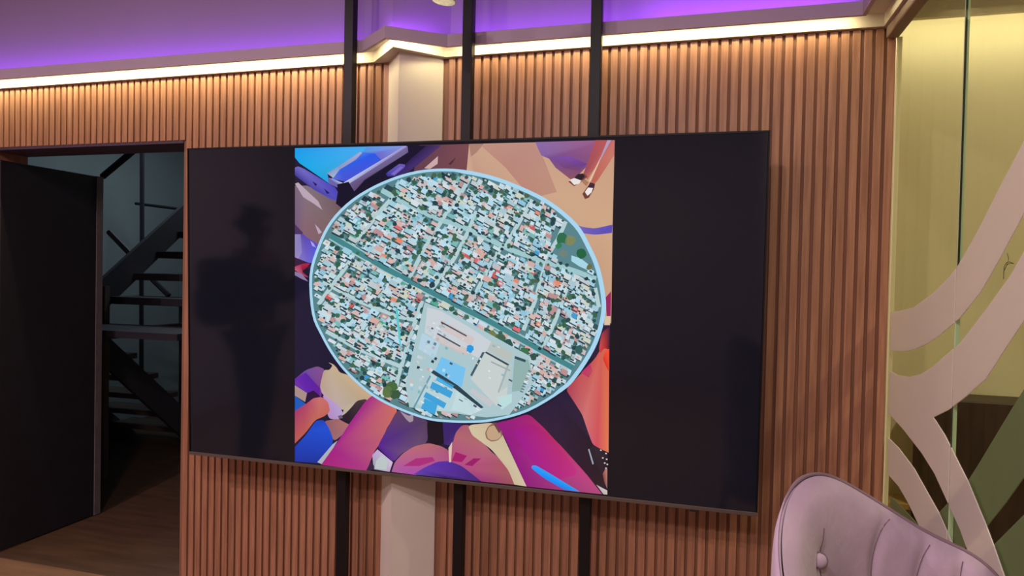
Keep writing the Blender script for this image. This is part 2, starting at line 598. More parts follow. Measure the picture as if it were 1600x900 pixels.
def stripe(name, px, x0, x1, m):
    pts = []
    for u, v in px:
        p = on_x(u, v, x0)
        pts.append((p.y, p.z))
    for parent, lim, up in ((gp1, SEAM + 0.0042, True), (gp2, SEAM - 0.0042, False)):
        c = clip_y(pts, lim, up)
        if len(c) > 2:
            obj(name, slab_x(bmesh.new(), c, x0, x1), m, parent)


XV0, XV1 = GL - 0.0022, GL - 0.0002
A_up = [(1720, 10), (1640, 145), (1600, 220), (1564, 288), (1532, 352), (1514, 385), (1496, 416), (1478, 438), (1460, 456), (1428, 480), (1405, 486), (1392, 488)]
A_lo = [(1391, 548), (1410, 549), (1428, 546), (1450, 536), (1468, 524), (1500, 496), (1532, 456), (1564, 400), (1600, 332), (1640, 255), (1720, 105)]
stripe('stripe', A_up + A_lo, XV0, XV1, M['vinyl'])
B = [(1720, 180), (1640, 318), (1600, 392), (1580, 428), (1540, 484), (1500, 536), (1476, 556), (1456, 574), (1438, 585), (1420, 589), (1402, 586), (1390, 579),
     (1388, 645), (1412, 672), (1440, 708), (1460, 740), (1480, 784), (1500, 828), (1510, 856), (1525, 900), (1560, 1010), (1620, 1010), (1568, 898),
     (1552, 852), (1540, 820), (1512, 752), (1476, 680), (1458, 652), (1482, 640), (1508, 620), (1540, 592), (1568, 548), (1600, 500), (1640, 432), (1720, 300)]
stripe('stripe', B, XV0, XV1, M['vinyl'])
Cs = [(1387, 683), (1404, 700), (1428, 732), (1448, 768), (1466, 800), (1482, 836), (1500, 880), (1530, 960), (1480, 960), (1455, 868), (1438, 826),
      (1420, 788), (1404, 760), (1388, 742)]
stripe('stripe', Cs, XV0, XV1, M['vinyl'])
XF0, XF1 = GL + 0.0105, GL + 0.0125
D = [(1720, 425), (1640, 545), (1600, 608), (1580, 640), (1556, 680), (1532, 720), (1512, 752), (1466, 802), (1400, 862), (1400, 930), (1490, 872),
     (1540, 824), (1572, 784), (1600, 744), (1640, 690), (1720, 580)]
stripe('frosted_stripe', D, XF0, XF1, M['frost'])
Es = [(1720, 660), (1600, 804), (1552, 852), (1500, 900), (1500, 1000), (1720, 1000)]
stripe('frosted_stripe', Es, XF0, XF1, M['frost'])
Gs = [(1391, 776), (1404, 787), (1440, 826), (1450, 860), (1391, 860)]
stripe('frosted_stripe', Gs, XF0, XF1, M['frost'])
# scribbled marker line on the glass
scr = [(1574, 396), (1576, 404), (1574, 412), (1571, 418), (1568, 425), (1573, 414), (1579, 411), (1584, 412), (1578, 409), (1573, 410), (1569, 416), (1568, 436)]
sc_pts = [on_x(u, v, GL - 0.0028) for u, v in scr]
obj('marker_scribble', tube(bmesh.new(), sc_pts, 0.0006, 5), M['ink'], gp2)

YC = 0.75
struct(box('wall_corridor', 1.35, 4.2, YC, YC + 0.1, 0, 3.0, M['cream']), 'yellow-lit cream wall behind the glass')
struct(box('wall_corridor_left', 1.36, 1.497, 0.39, YC, 0, 3.0, M['cream']), 'cream return wall behind the slat wall end')
struct(box('wall_corridor_right', 4.2, 4.3, -2.6, YC + 0.1, 0, 3.0, M['cream']), 'far cream wall of the corridor')
struct(box('wall_corridor_rear', 1.56, 4.3, -2.7, -2.6, 0, 3.0, M['cream']), 'rear wall of the corridor')
struct(box('ceiling_corridor', 1.506, 4.2, -2.6, YC, FZ + 1.33, FZ + 1.43, M['ceiling']), 'corridor ceiling behind the glass')
struct(box('trim_7', 1.506, 4.2, 0.54, 0.565, FZ + 1.125, FZ + 1.21, M['cream']), 'cove lip on the corridor wall')
struct(box('trim_8', 1.506, 4.2, 0.54, YC, FZ + 1.21, FZ + 1.225, M['cream']), 'cove shelf on the corridor wall')
cab = thing('cabinet', (2.6, 0.6, 0), 'dark brown wooden cabinet seen through the glass', 'cabinet')
ztop = on_y(1540, 629, 0.55).z
xl = on_y(1450, 740, 0.55).x
box('body', xl, 3.4, 0.55, YC - 0.002, 0.06, ztop, M['darkwood'], cab, 0.004)
box('plinth', xl + 0.02, 3.38, 0.58, YC - 0.002, 0.0, 0.06, M['seal'], cab)
sh_o = thing('wall_shelf', (1.62, 0.66, on_y(1405, 786, 0.66).z), 'small pale wooden ledge low on the corridor wall', 'shelf')
zz = on_y(1405, 786, 0.62).z
box('board', 1.50, xl - 0.01, 0.62, YC - 0.002, zz - 0.025, zz, M['shelf'], sh_o, 0.003)
box('bracket', 1.53, 1.56, 0.64, YC - 0.002, zz - 0.12, zz - 0.025, M['darkwood'], sh_o)

# ------------------------------------------------------------------ mounting poles
for x0, lab in ((-0.457, 'black square steel pole left of the column, running behind the television'),
                (0.029, 'black square steel pole just right of the column, running behind the television'),
                (0.5045, 'black square steel pole furthest from the doorway, running behind the television')):
    t = thing('steel_pole', (x0 + 0.019, 0.09, 0), lab, 'pole', 'steel poles carrying the television')
    box('tube', x0, x0 + 0.038, 0.072, 0.109, 0.004, CEIL - 0.004, M['pole'], t, 0.002)
    box('foot_plate', x0 - 0.03, x0 + 0.068, 0.05, 0.15, 0.0, 0.006, M['pole'], t)
    box('ceiling_plate', x0 - 0.03, x0 + 0.068, 0.05, 0.15, CEIL - 0.006, CEIL, M['pole'], t)

# ------------------------------------------------------------------ television
TVW, TVH = 2.19, 1.2387
tv = thing('television', (0, 0, FZ), 'large flat-screen television showing an aerial town map held over people', 'television')
ORIGIN[tv.name] = Vector()
tv.rotation_euler = (0.0290, 0.0028, 0.0055)
TVM = tv.rotation_euler.to_matrix()


def tvpx(u, v):
    """pixel on the photograph -> (x, z) on the television's front plane"""
    c = Vector((0, 0, FZ))
    n = TVM @ Vector((0, 1, 0))
    d = ray(u, v)
    p = CAM + d * ((c - CAM).dot(n) / d.dot(n))
    q = TVM.transposed() @ (p - c)
    return q.x, q.z


box('back_cover', -TVW / 2 + 0.004, TVW / 2 - 0.004, 0.006, 0.046, -TVH / 2 + 0.004, TVH / 2 - 0.004, M['tvback'], tv, 0.004)
box('screen', -TVW / 2 + 0.006, TVW / 2 - 0.006, 0.0005, 0.006, -TVH / 2 + 0.014, TVH / 2 - 0.006, M['screen'], tv)
box('bottom_trim', -TVW / 2, TVW / 2, -0.002, 0.03, -TVH / 2, -TVH / 2 + 0.013, M['tvframe'], tv, 0.001)
fr = bmesh.new()
bx(fr, -TVW / 2, TVW / 2, -0.002, 0.03, TVH / 2 - 0.006, TVH / 2)
bx(fr, -TVW / 2, -TVW / 2 + 0.005, -0.002, 0.03, -TVH / 2 + 0.013, TVH / 2 - 0.006)
bx(fr, TVW / 2 - 0.005, TVW / 2, -0.002, 0.03, -TVH / 2 + 0.013, TVH / 2 - 0.006)
obj('bezel', fr, M['pole'], tv)
sx, sz = tvpx(1084, 797)
box('sensor_tab', sx - 0.014, sx + 0.014, 0.0, 0.02, -TVH / 2 - 0.008, -TVH / 2 + 0.001, M['tvback'], tv, 0.002)
box('wall_bracket', -0.48, 0.56, 0.046, 0.058, -0.16, 0.16, M['pole'], tv)

# --- the picture: flat coloured pieces lying on the screen
pic = bmesh.new()
cl = pic.loops.layers.float_color.new('Col')
LAYER = [0]


def on_border(p):
    return p[0] <= 462 or p[1] >= 721 + (p[0] - 460) * 0.1055 - 3 or p[1] <= 232 - (p[0] - 461) * 0.0245 + 1.5 or p[0] >= 960 - (p[1] - 219) * 0.0205 - 2


def chaikin(pts, col, n=2):
    c = [srgb(col)] * len(pts) if isinstance(col, str) else [srgb(q_) for q_ in col]
    for _ in range(n):
        P, Q = [], []
        m = len(pts)
        for i in range(m):
            a, b, d = pts[i - 1], pts[i], pts[(i + 1) % m]
            if on_border(b):
                P.append(b)
                Q.append(c[i])
            else:
                for o, k in ((a, (i - 1) % m), (d, (i + 1) % m)):
                    P.append((b[0] * .85 + o[0] * .15, b[1] * .85 + o[1] * .15))
                    Q.append(tuple(.85 * y + .15 * z for y, z in zip(c[i], c[k])))
        pts, c = P, Q
    return pts, c


def pp(pts, col, step=True, raw=False, layer=None):
    """one flat polygon; col = hex or list of hex per corner; pts in pixels (or in screen x,z when raw)"""
    if step:
        LAYER[0] += 1
    k = LAYER[0] if layer is None else layer
    yy = -0.0002 - 0.00002 * k
    if not raw and step and len(pts) >= 6 and min(p[1] for p in pts) > 330:
        pts, col = chaikin(pts, col)
    vs = []
    for p in pts:
        a = p if raw else tvpx(*p)
        vs.append(pic.verts.new((a[0], yy, a[1])))
    try:
        f = pic.faces.new(vs)
    except ValueError:
        return
    f.normal_update()
    if f.normal.y > 0:
        f.normal_flip()
    lookup = {v: i for i, v in enumerate(vs)}
    for lp in f.loops:
        c = col if isinstance(col, str) else col[lookup[lp.vert]]
        lp[cl] = (*(srgb(c) if isinstance(c, str) else c), 1)


TLp, TRp, BRp, BLp = (461, 231.5), (960.5, 219.5), (949, 772.5), (460.5, 721)
pp([TLp, TRp, BRp, BLp], '#171430')
# floor, upper right
pp([(640, 300), (655, 227), (733, 225), (727, 300)], ['#5c3a48', '#5c3a50', '#7a4850', '#6d4044'])
pp([(727, 290), (733, 225), (960.5, 219.5), (957, 360), (955, 505), (900, 505), (760, 330)],
   ['#d0b090', '#c8a088', '#c79a80', '#cda684', '#c39a80', '#b98874', '#b88878'])
pp([(750, 226), (836, 223), (850, 250), (870, 300), (830, 310), (790, 262)], ['#bb9080', '#bb8a80', '#b08078', '#bb8c78', '#b88474', '#b88478'])
pp([(733, 225), (756, 224.5), (745, 238), (736, 245)], '#a88070')
pp([(836, 222), (945, 219), (927, 255), (915, 262), (895, 283), (868, 262), (858, 248), (846, 243)],
   ['#8a6aa8', '#9a5a80', '#8858a8', '#7a4878', '#8a5058', '#7a5080', '#74488c', '#8060a0'])
pp([(862, 246), (890, 244), (917, 256), (905, 268), (880, 262)], ['#74489a', '#7a4aa8', '#6a3a90', '#7a4868', '#704070'])
pp([(931, 219), (951, 219), (930, 262), (918, 281), (911, 273)], ['#b05058', '#b85858', '#b86058', '#b8745c', '#984858'])
pp([(951, 219), (955, 219), (924, 285), (920, 283), (934, 255)], '#e0bfa0')
pp([(949, 219), (955, 219), (934, 257)], '#b098b8')
pp([(955, 219), (960.5, 219), (960, 242), (934, 282), (926, 290), (922, 286), (938, 250)], ['#b86868', '#c07070', '#c87868', '#c07058', '#b86050', '#b86858', '#c06a60'])
pp([(888, 284), (897, 291), (910, 283), (918, 276), (913, 271)], '#7a4034')
pp([(890, 281), (898, 278), (909, 281), (905, 287), (897, 289)], '#e8e0dc')
pp([(897, 278), (903, 272), (911, 271), (914, 276), (908, 282)], '#241824')
pp([(910, 303), (914, 311), (920, 309), (928, 296), (930, 287), (920, 289)], '#6a3830')
pp([(914, 300), (918, 306), (924, 301), (927, 293), (921, 290)], '#ece6e2')
pp([(918, 293), (922, 285), (929, 287), (928, 294)], '#3a2030')
pp([(908, 283), (914, 280), (920, 285), (916, 291)], '#a8785c')
pp([(899, 351), (912, 355), (930, 357), (957, 351), (956, 364), (930, 367), (908, 364)], ['#7868b8', '#6a58b8', '#6058b8', '#5848b8', '#5848b0', '#6050b0', '#6a5ab8'])
pp([(946, 465), (955, 455), (954, 496), (948, 494)], '#98205a')
pp([(946, 494), (954, 494), (953, 508), (944, 508)], '#d8bfa0')
pp([(930, 508), (953, 508), (952, 560), (925, 560)], '#281838')
# box and tray, upper left
pp([(461, 290), (480, 290), (540, 318), (515, 348), (498, 384), (475, 368), (461, 352)], ['#7a6478', '#80707a', '#6a5058', '#7a6264', '#806068', '#84606c', '#74587a'])
pp([(461, 287), (466, 285), (485, 303), (497, 314), (504, 328), (490, 318), (474, 308)], '#b8a4b4')
pp([(492, 350), (498, 356), (503, 363), (498, 366)], '#b8a4b8')
pp([(461, 231.5), (578, 229), (560, 243), (512, 272), (515, 287), (480, 263), (468, 255), (461, 246)], ['#1098e8', '#48a8f0', '#38b0e8', '#2aa4d8', '#10a0e0', '#0ca8e8', '#08a8e8', '#08a0e8'])
pp([(573, 229), (636, 228), (597, 251), (586, 240), (567, 238)], ['#5098e8', '#8898e0', '#7068c8', '#6068d0', '#5090e0'])
pp([(567, 238), (586, 240), (597, 251), (540, 284), (518, 279), (530, 263)], ['#4878e0', '#2058e8', '#3858d8', '#4850d0', '#5870d8', '#3060e0'])
pp([(511, 271), (530, 259), (563, 237), (566, 239), (556, 250), (531, 265), (521, 278)], ['#8a98c0', '#7a98d0', '#a0a8d0', '#a8a8d0', '#8088c8', '#9098c0', '#a8b8d0'])
pp([(511, 277), (522, 280), (536, 286), (633, 228), (637, 229), (546, 287), (530, 289)], ['#7870c0', '#98a8d8', '#c0d0f0', '#b0a8d8', '#8878b8', '#a8a8d8', '#7868b0'])
pp([(546, 287), (637, 229), (638, 238), (630, 243), (570, 281), (554, 299)], ['#6a5a90', '#75689a', '#60548c', '#6a6088', '#5c4c6c', '#5c4870'])
pp([(512, 277), (530, 289), (527, 293), (514, 287)], '#6a60a8')
pp([(461, 262), (466, 260), (476, 264), (524, 293), (528, 300), (528, 313), (518, 312), (490, 296), (461, 274)], ['#6a68c8', '#7068c0', '#6058b8', '#4840b8', '#5048c0', '#4c48b8', '#5858c0', '#4840a0', '#3a3490'])
pp([(488, 283), (496, 288), (493, 291)], '#201860')
pp([(506, 294), (516, 302), (511, 303)], '#201860')
pp([(527, 288), (545, 284), (552, 297), (553, 302), (585, 290), (548, 313), (534, 325), (525, 318), (528, 300)], '#0b0a26')
pp([(553, 300), (570, 283), (628, 246), (638, 239), (638, 228), (690, 227), (640, 262), (600, 286), (560, 306)], '#0d0b28')
pp([(666, 228), (690, 227), (640, 268), (615, 278), (640, 250)], ['#2a2050', '#4a3068', '#3a2860', '#30206a', '#241a50'])
pp([(603, 272), (607, 268), (624, 256), (633, 257), (633, 261), (617, 275), (606, 276)], ['#38309a', '#5048b0', '#6a58b0', '#6a58b8', '#5a48a8', '#48409a', '#302888'])
pp([(611, 272), (626, 260), (630, 262), (616, 274)], '#7868c0')
pp([(663, 263), (684.5, 244), (684, 256), (672, 264)], '#c8a8a8')
pp([(701, 256), (712, 246), (709, 252), (704, 258)], '#4a2830')
# left edge under the tray
pp([(461, 352), (478, 370), (498, 382), (492, 405), (486, 412), (461, 402)], ['#3a2868', '#5a48b0', '#4a50d0', '#3048e0', '#6a60d0', '#8a78b8'])
pp([(461, 350), (474, 364), (468, 368), (461, 366)], '#4a3060')
pp([(461, 366), (470, 366), (472, 395), (466, 404), (461, 402)], ['#9484b8', '#8078c0', '#8a80c8', '#a090c0', '#9484b8'])
pp([(485, 376), (490, 380), (494, 387), (488, 384)], '#b0a0e0')
pp([(461, 402), (486, 412), (485, 420), (461, 414)], '#34183c')
pp([(461, 416), (474, 412), (485, 411), (480, 418), (472, 424), (484, 434), (476, 432), (461, 422)], ['#b0284c', '#a82048', '#b02040', '#901838', '#7a1838', '#902848', '#a04868', '#c06080'])
pp([(461, 424), (472, 428), (482, 440), (472, 436), (461, 430)], '#8a78a0')
# lower left: floor, legs, shorts
pp([(461, 592), (478, 578), (496, 572), (508, 577), (504, 604), (502, 622), (490, 624), (476, 612), (461, 604)], ['#6a3098', '#70489a', '#7a5088', '#80508c', '#7a4484', '#6a2ca0', '#501890', '#6020a8', '#6a28a8'])
pp([(461, 592), (478, 582), (500, 606), (500, 616), (482, 612)], ['#6a28a8', '#5a20a0', '#5c1c98', '#5c1a98', '#6020a8'])
pp([(461, 602), (480, 614), (477, 628), (461, 618)], '#a88c88')
pp([(461, 618), (478, 631), (472, 638), (461, 644)], '#1458b8')
pp([(480, 614), (490, 610), (500, 618), (500, 628), (480, 630)], '#28103c')
pp([(506, 578), (515, 578), (520, 571), (513, 566), (521, 569), (526, 574), (531, 582), (545, 586), (584, 618), (574, 628), (562, 624), (550, 640), (530, 640), (504, 616), (500, 604)],
   ['#b09a88', '#c0aa90', '#c4ae90', '#b8a090', '#c8b090', '#c8b090', '#c4ac8c', '#c8ac8c', '#c8a888', '#b89880', '#b8a488', '#c0b090', '#b8a8a0', '#c0a0b0', '#b89c8c'])
pp([(504, 616), (530, 634), (538, 648), (530, 656), (514, 654), (508, 630)], ['#b890c8', '#b898d0', '#b0a0d0', '#a890c0', '#b088c0', '#b888c8'])
pp([(538, 636), (552, 630), (560, 640), (530, 660), (536, 646)], '#b8ac98')
pp([(461, 642), (480, 630), (490, 622), (503, 620), (513, 628), (516, 642), (508, 650), (493, 656), (478, 676), (461, 693)],
   ['#a03868', '#b04068', '#c06868', '#c87070', '#c86860', '#c06458', '#b86058', '#c06858', '#b85850', '#b85850'])
pp([(506, 658), (528, 654), (546, 660), (544, 672), (522, 690), (516, 672)], ['#8a5868', '#a06868', '#b07068', '#a86878', '#98686a', '#906068'])
pp([(461, 698), (478, 680), (494, 657), (506, 656), (514, 668), (521, 686), (519, 698), (504, 724), (461, 721)],
   ['#1038a8', '#1048c8', '#1448c8', '#1040b0', '#1050d8', '#1048c8', '#1040b8', '#0c2c90', '#1030a0'])
pp([(496, 722), (520, 694), (528, 688), (505, 726)], '#a8b0b8')
pp([(528, 654), (540, 646), (548, 638), (558, 626), (572, 623), (576, 630), (562, 655), (547, 664)], ['#1a1228', '#241828', '#282030', '#3c3038', '#50383c', '#382838', '#140e20', '#181024'])
pp([(528, 650), (534, 648), (536, 653), (530, 654)], '#6a5a70')
pp([(572, 626), (583, 617), (602, 628), (621, 639), (618, 652), (606, 666), (596, 690), (586, 704), (580, 718), (573, 736), (502, 726), (528, 690), (546, 662)],
   ['#a83080', '#a02c80', '#c05c70', '#d07058', '#c86458', '#c06868', '#b85870', '#b85478', '#b04878', '#a83880', '#a81c78', '#a01c88', '#a02488'])
pp([(606, 668), (621, 640), (640, 645), (670, 657), (668, 692), (650, 697), (628, 708), (615, 722), (598, 706), (590, 698)],
   ['#583060', '#5c4060', '#5c4868', '#4c3858', '#5c4068', '#644870', '#684878', '#5a2890', '#4c1890', '#501c90'])
pp([(625, 642), (632, 646), (640, 650), (646, 646), (646, 658), (640, 660), (634, 654)], '#a090a0')
pp([(582, 711), (590, 702), (614, 722), (609, 737), (584, 733)], ['#b0a0c8', '#c0a8d8', '#d0c0d8', '#c0a8c8', '#98a0a8'])
pp([(588, 720), (598, 710), (606, 720), (604, 734), (586, 732)], '#b8c4c4')
pp([(572, 736), (580, 720), (585, 728), (585, 733)], '#302040')
pp([(667, 655), (700, 660), (696, 680), (692, 694), (680, 696), (669, 690)], '#080818')
pp([(692, 660), (722, 662), (712, 690), (704, 696), (694, 694)], ['#30206a', '#34186c', '#482a80', '#4a3080', '#382068'])
pp([(612, 737), (617, 722), (630, 708), (648, 697), (670, 692), (690, 697), (702, 704), (703, 724), (650, 742)],
   ['#a85c98', '#b05c90', '#b86878', '#b86870', '#b46870', '#a86070', '#a85070', '#b05088', '#a848a8'])
pp([(630, 728), (650, 716), (676, 714), (680, 720), (655, 728)], '#a82c78')
pp([(703, 726), (704, 706), (712, 676), (722, 664), (734, 664), (744, 682), (756, 692), (768, 706), (784, 718), (796, 736), (804, 757), (752, 752)],
   ['#b84888', '#a85068', '#b06470', '#985070', '#a85c70', '#a86468', '#b06a70', '#b06474', '#a85068', '#a85c60', '#985058', '#983078'])
pp([(706, 720), (712, 706), (730, 712), (722, 722)], '#a01868')
pp([(726, 726), (740, 716), (752, 716), (738, 728)], '#981868')
pp([(646, 741), (664, 730), (684, 721), (702, 720), (722, 728), (740, 742), (752, 752), (700, 747)], ['#6040a8', '#5a34a8', '#5828a8', '#50309a', '#40288a', '#5830a0', '#402070', '#281858'])
pp([(701, 700), (707, 690), (705, 722), (702, 722)], '#d8c0b0')
pp([(731, 664), (772, 660), (784, 676), (795, 700), (808, 728), (824, 760), (804, 757), (795, 735), (780, 716), (768, 702), (752, 690), (738, 680)],
   ['#d0c0a0', '#c8b090', '#c8b898', '#c8b898', '#ccbca0', '#d0c0a0', '#c8b898', '#c8b898', '#c8b898', '#ccbc9c', '#d0c0a0', '#d0c0a0'])
pp([(758, 676), (763, 666), (772, 660), (782, 668), (786, 680), (778, 688), (768, 690), (760, 685)], '#886858')
pp([(760, 676), (764, 667), (772, 664), (780, 672), (784, 681), (777, 687), (768, 688), (762, 684)], '#c0a080')
pp([(770, 660), (777, 660), (784, 670), (780, 677)], '#684048')
pp([(774, 661), (800, 655), (826, 646), (850, 668), (870, 690), (893, 712), (916, 740), (941, 772), (823, 760), (806, 724), (792, 690), (784, 674)],
   ['#901878', '#98187c', '#a01c70', '#b02868', '#b42860', '#c03870', '#c04080', '#b04878', '#8c1878', '#8c1080', '#901080', '#901878'])
pp([(800, 672), (836, 660), (880, 706), (905, 740), (870, 750), (830, 720)], ['#98108c', '#a81870', '#b82870', '#c03080', '#b02080', '#a01888'])
pp([(830, 731), (832, 727), (838, 727), (870, 746), (906, 768), (882, 765), (850, 747)], ['#1890f8', '#28a0ff', '#20a0f8', '#10a0ff', '#1898f0', '#1878e0', '#1080f0'])
pp([(826, 645), (862, 628), (884, 610), (898, 626), (912, 655), (922, 684), (927, 694), (950, 712), (949, 750), (941, 772), (916, 740), (880, 700), (850, 668)],
   ['#281838', '#241838', '#201838', '#241838', '#281c38', '#281c34', '#201420', '#1c141c', '#2a1c20', '#301c28', '#281424', '#2a1c34', '#2c1838'])
pp([(884, 608), (904, 588), (930, 560), (942, 540), (952, 546), (951, 707), (936, 700), (926, 694), (918, 672), (910, 648), (896, 626)],
   ['#a83850', '#c05058', '#c85450', '#d06050', '#e06048', '#e07850', '#d05050', '#c84878', '#d88888', '#c86868', '#b05068'])
pp([(908, 582), (922, 568), (926, 580), (920, 590)], ['#b83068', '#b82868', '#c04858', '#b83858'])
pp([(940, 520), (953, 510), (952, 546), (944, 544), (938, 552), (936, 545)], ['#a82848', '#2a1830', '#48182c', '#c03030', '#c83838', '#d05048'])
pp([(944, 552), (948, 546), (952, 545), (951, 580), (946, 570), (942, 560)], ['#e85038', '#f05838', '#f04830', '#e03020', '#d83020', '#d03828'])
pp([(920, 700), (928, 696), (950, 708), (950, 738), (944, 750), (928, 728)], ['#241c28', '#2c2430', '#281820', '#1c1820', '#2c1c24', '#1c1420'])
for (u, v) in ((938, 702), (946, 707), (941, 714), (947, 716), (944, 722), (948, 724), (946, 730)):
    pp([(u, v), (u + 2.5, v + 0.6), (u + 2, v + 2.6), (u - 0.4, v + 2)], '#c8c4cc')
pp([(919, 702), (921, 701), (928, 724), (926, 726)], '#98a0b0')
pp([(932, 757), (941, 762), (949, 766), (949, 772.5), (943, 772)], ['#b8b0b8', '#c8c0c0', '#d0c4b0', '#d0c4b0', '#c0b0b0'])
pp([(942, 740), (946, 732), (949, 732), (949, 764), (944, 752)], ['#98504c', '#b07068', '#c08070', '#986860', '#7c3c3c'])

# --- the round aerial map
RING = [(484.3, 430), (488, 490), (502, 524), (521, 557), (544.5, 586), (581.6, 618), (619, 638), (666, 655), (700, 659.5), (735, 660.5), (772, 657.5),
        (825.6, 642.6), (879, 611), (902, 588), (929, 546), (943, 507), (947, 471), (938, 421), (923, 385), (902, 350), (862, 316), (818, 293), (766, 274),
        (710, 264), (652.5, 267), (598.5, 284), (551, 311), (517, 345), (497, 384)]
RS = [tvpx(*p) for p in RING]


def catmull(P, n):
    out = []
    m = len(P)
    for i in range(m):
        p0, p1, p2, p3 = P[i - 1], P[i], P[(i + 1) % m], P[(i + 2) % m]
        for k in range(n):
            t = k / n
            out.append(tuple(0.5 * (2 * b + (c - a) * t + (2 * a - 5 * b + 4 * c - d) * t * t + (3 * b - a - 3 * c + d) * t ** 3)
                             for a, b, c, d in zip(p0, p1, p2, p3)))
    return out


RC = catmull(RS, 4)
CX = sum(p[0] for p in RC) / len(RC)
CZ = sum(p[1] for p in RC) / len(RC)


def inside(u, v, shrink=0.975):
    a, b = tvpx(u, v)
    a, b = CX + (a - CX) / shrink, CZ + (b - CZ) / shrink
    r = False
    j = len(RC) - 1
    for i in range(len(RC)):
        (xi, zi), (xj, zj) = RC[i], RC[j]
        if (zi > b) != (zj > b) and a < (xj - xi) * (b - zi) / (zj - zi) + xi:
            r = not r
        j = i
    return r


LAYER[0] += 1
BASE = LAYER[0]
pp(RC, '#548189', raw=True, step=False)


def pin(pts, col, layer):
    if all(inside(*p) for p in pts):
        pp(pts, col, step=False, layer=layer)


def road(pts, w, col, layer):
    for (a, b), (c, d) in zip(pts, pts[1:]):
        L = math.hypot(c - a, d - b)
        n = max(1, int(L / 10))
        for k in range(n):
            t0, t1 = k / n, (k + 1) / n
            x0, y0, x1, y1 = a + (c - a) * t0, b + (d - b) * t0, a + (c - a) * t1, b + (d - b) * t1
            nx, ny = -(d - b) / L * w / 2, (c - a) / L * w / 2
            pin([(x0 + nx, y0 + ny), (x1 + nx, y1 + ny), (x1 - nx, y1 - ny), (x0 - nx, y0 - ny)], col, layer)


def blob(u, v, r, col, layer, n=7):
    pts = []
    a0 = random.random() * 6
    for k in range(n):
        rr = r * random.uniform(0.75, 1.2)
        pts.append((u + rr * math.cos(a0 + 2 * math.pi * k / n), v + rr * 0.95 * math.sin(a0 + 2 * math.pi * k / n)))
    pin(pts, col, layer)


AVE = [(508, 363), (556, 392), (604, 420), (652, 445), (720, 480), (760, 499), (820, 533), (905, 580)]
ST2 = [(588, 292), (640, 322), (690, 344), (720, 353), (760, 372), (800, 391), (852, 409), (900, 424), (942, 440)]
CROSS = [[(492, 484), (546, 410), (556, 392)], [(548, 388), (598, 326), (616, 306)], [(666, 464), (710, 404), (732, 362), (745, 330)],
         [(740, 466), (764, 418), (784, 385)], [(640, 434), (668, 380), (690, 346)], [(818, 516), (836, 470), (846, 436), (853, 410)],
         [(690, 344), (716, 310), (735, 276)], [(790, 386), (812, 346), (832, 312)], [(850, 408), (872, 374), (884, 346)],
         [(660, 470), (640, 530), (622, 590), (616, 632)], [(500, 512), (560, 545), (632, 575)], [(505, 440), (560, 470), (620, 494), (650, 500)],
         [(846, 550), (868, 500), (886, 450)], [(930, 450), (938, 490)]]
ROADS = [(AVE, 9)] + [(ST2, 7)] + [(c, 6) for c in CROSS]


def near_road(u, v, pad):
    for pts, w in ROADS:
        for (a, b), (c, d) in zip(pts, pts[1:]):
            L2 = (c - a) ** 2 + (d - b) ** 2
            t = max(0, min(1, ((u - a) * (c - a) + (v - b) * (d - b)) / L2))
            if math.hypot(u - a - t * (c - a), v - b - t * (d - b)) < w / 2 + pad:
                return True
    return False


INDUSTRY = [(664, 472), (716, 494), (798, 540), (826, 556), (828, 600), (796, 642), (760, 650), (650, 636), (640, 600), (652, 530)]


def in_poly(u, v, P):
    r = False
    j = len(P) - 1
    for i in range(len(P)):
        (xi, zi), (xj, zj) = P[i], P[j]
        if (zi > v) != (zj > v) and u < (xj - xi) * (v - zi) / (zj - zi) + xi:
            r = not r
        j = i
    return r


PARK = [(858, 362), (885, 346), (925, 372), (945, 425), (870, 412)]
L0 = BASE + 4
road(ST2, 8, '#9cc6ca', L0)
for c in CROSS:
    road(c, 6.5, '#b2ced2', L0)
road(AVE, 13, '#9cc4c6', L0 + 1)
road(AVE, 8.5, '#3f8389', L0 + 2)
ROOFS = ['#c4dbe2', '#b4d4e0', '#d2dee4', '#a2c8d8', '#c9d2d6', '#bfd0d6', '#8fc2d8', '#c8b8b8', '#d2aaa2', '#b88e90', '#c4d8e4', '#b0d8e8', '#9cccdc', '#c8d0c0', '#78b6b4', '#bcc8cc', '#d4b4b0',
         '#b8dcec', '#a8c4cc', '#ccd8da']
DARK = ['#1e3e4c', '#24444e', '#183440', '#2c5058', '#16323e']
TREE = ['#1f4c48', '#28584c', '#2c5f48', '#1a3f44', '#3a6a50', '#34604a', '#456048']
dl = math.hypot(84, 46)
E1 = (84 / dl, 46 / dl)
v = 255.0
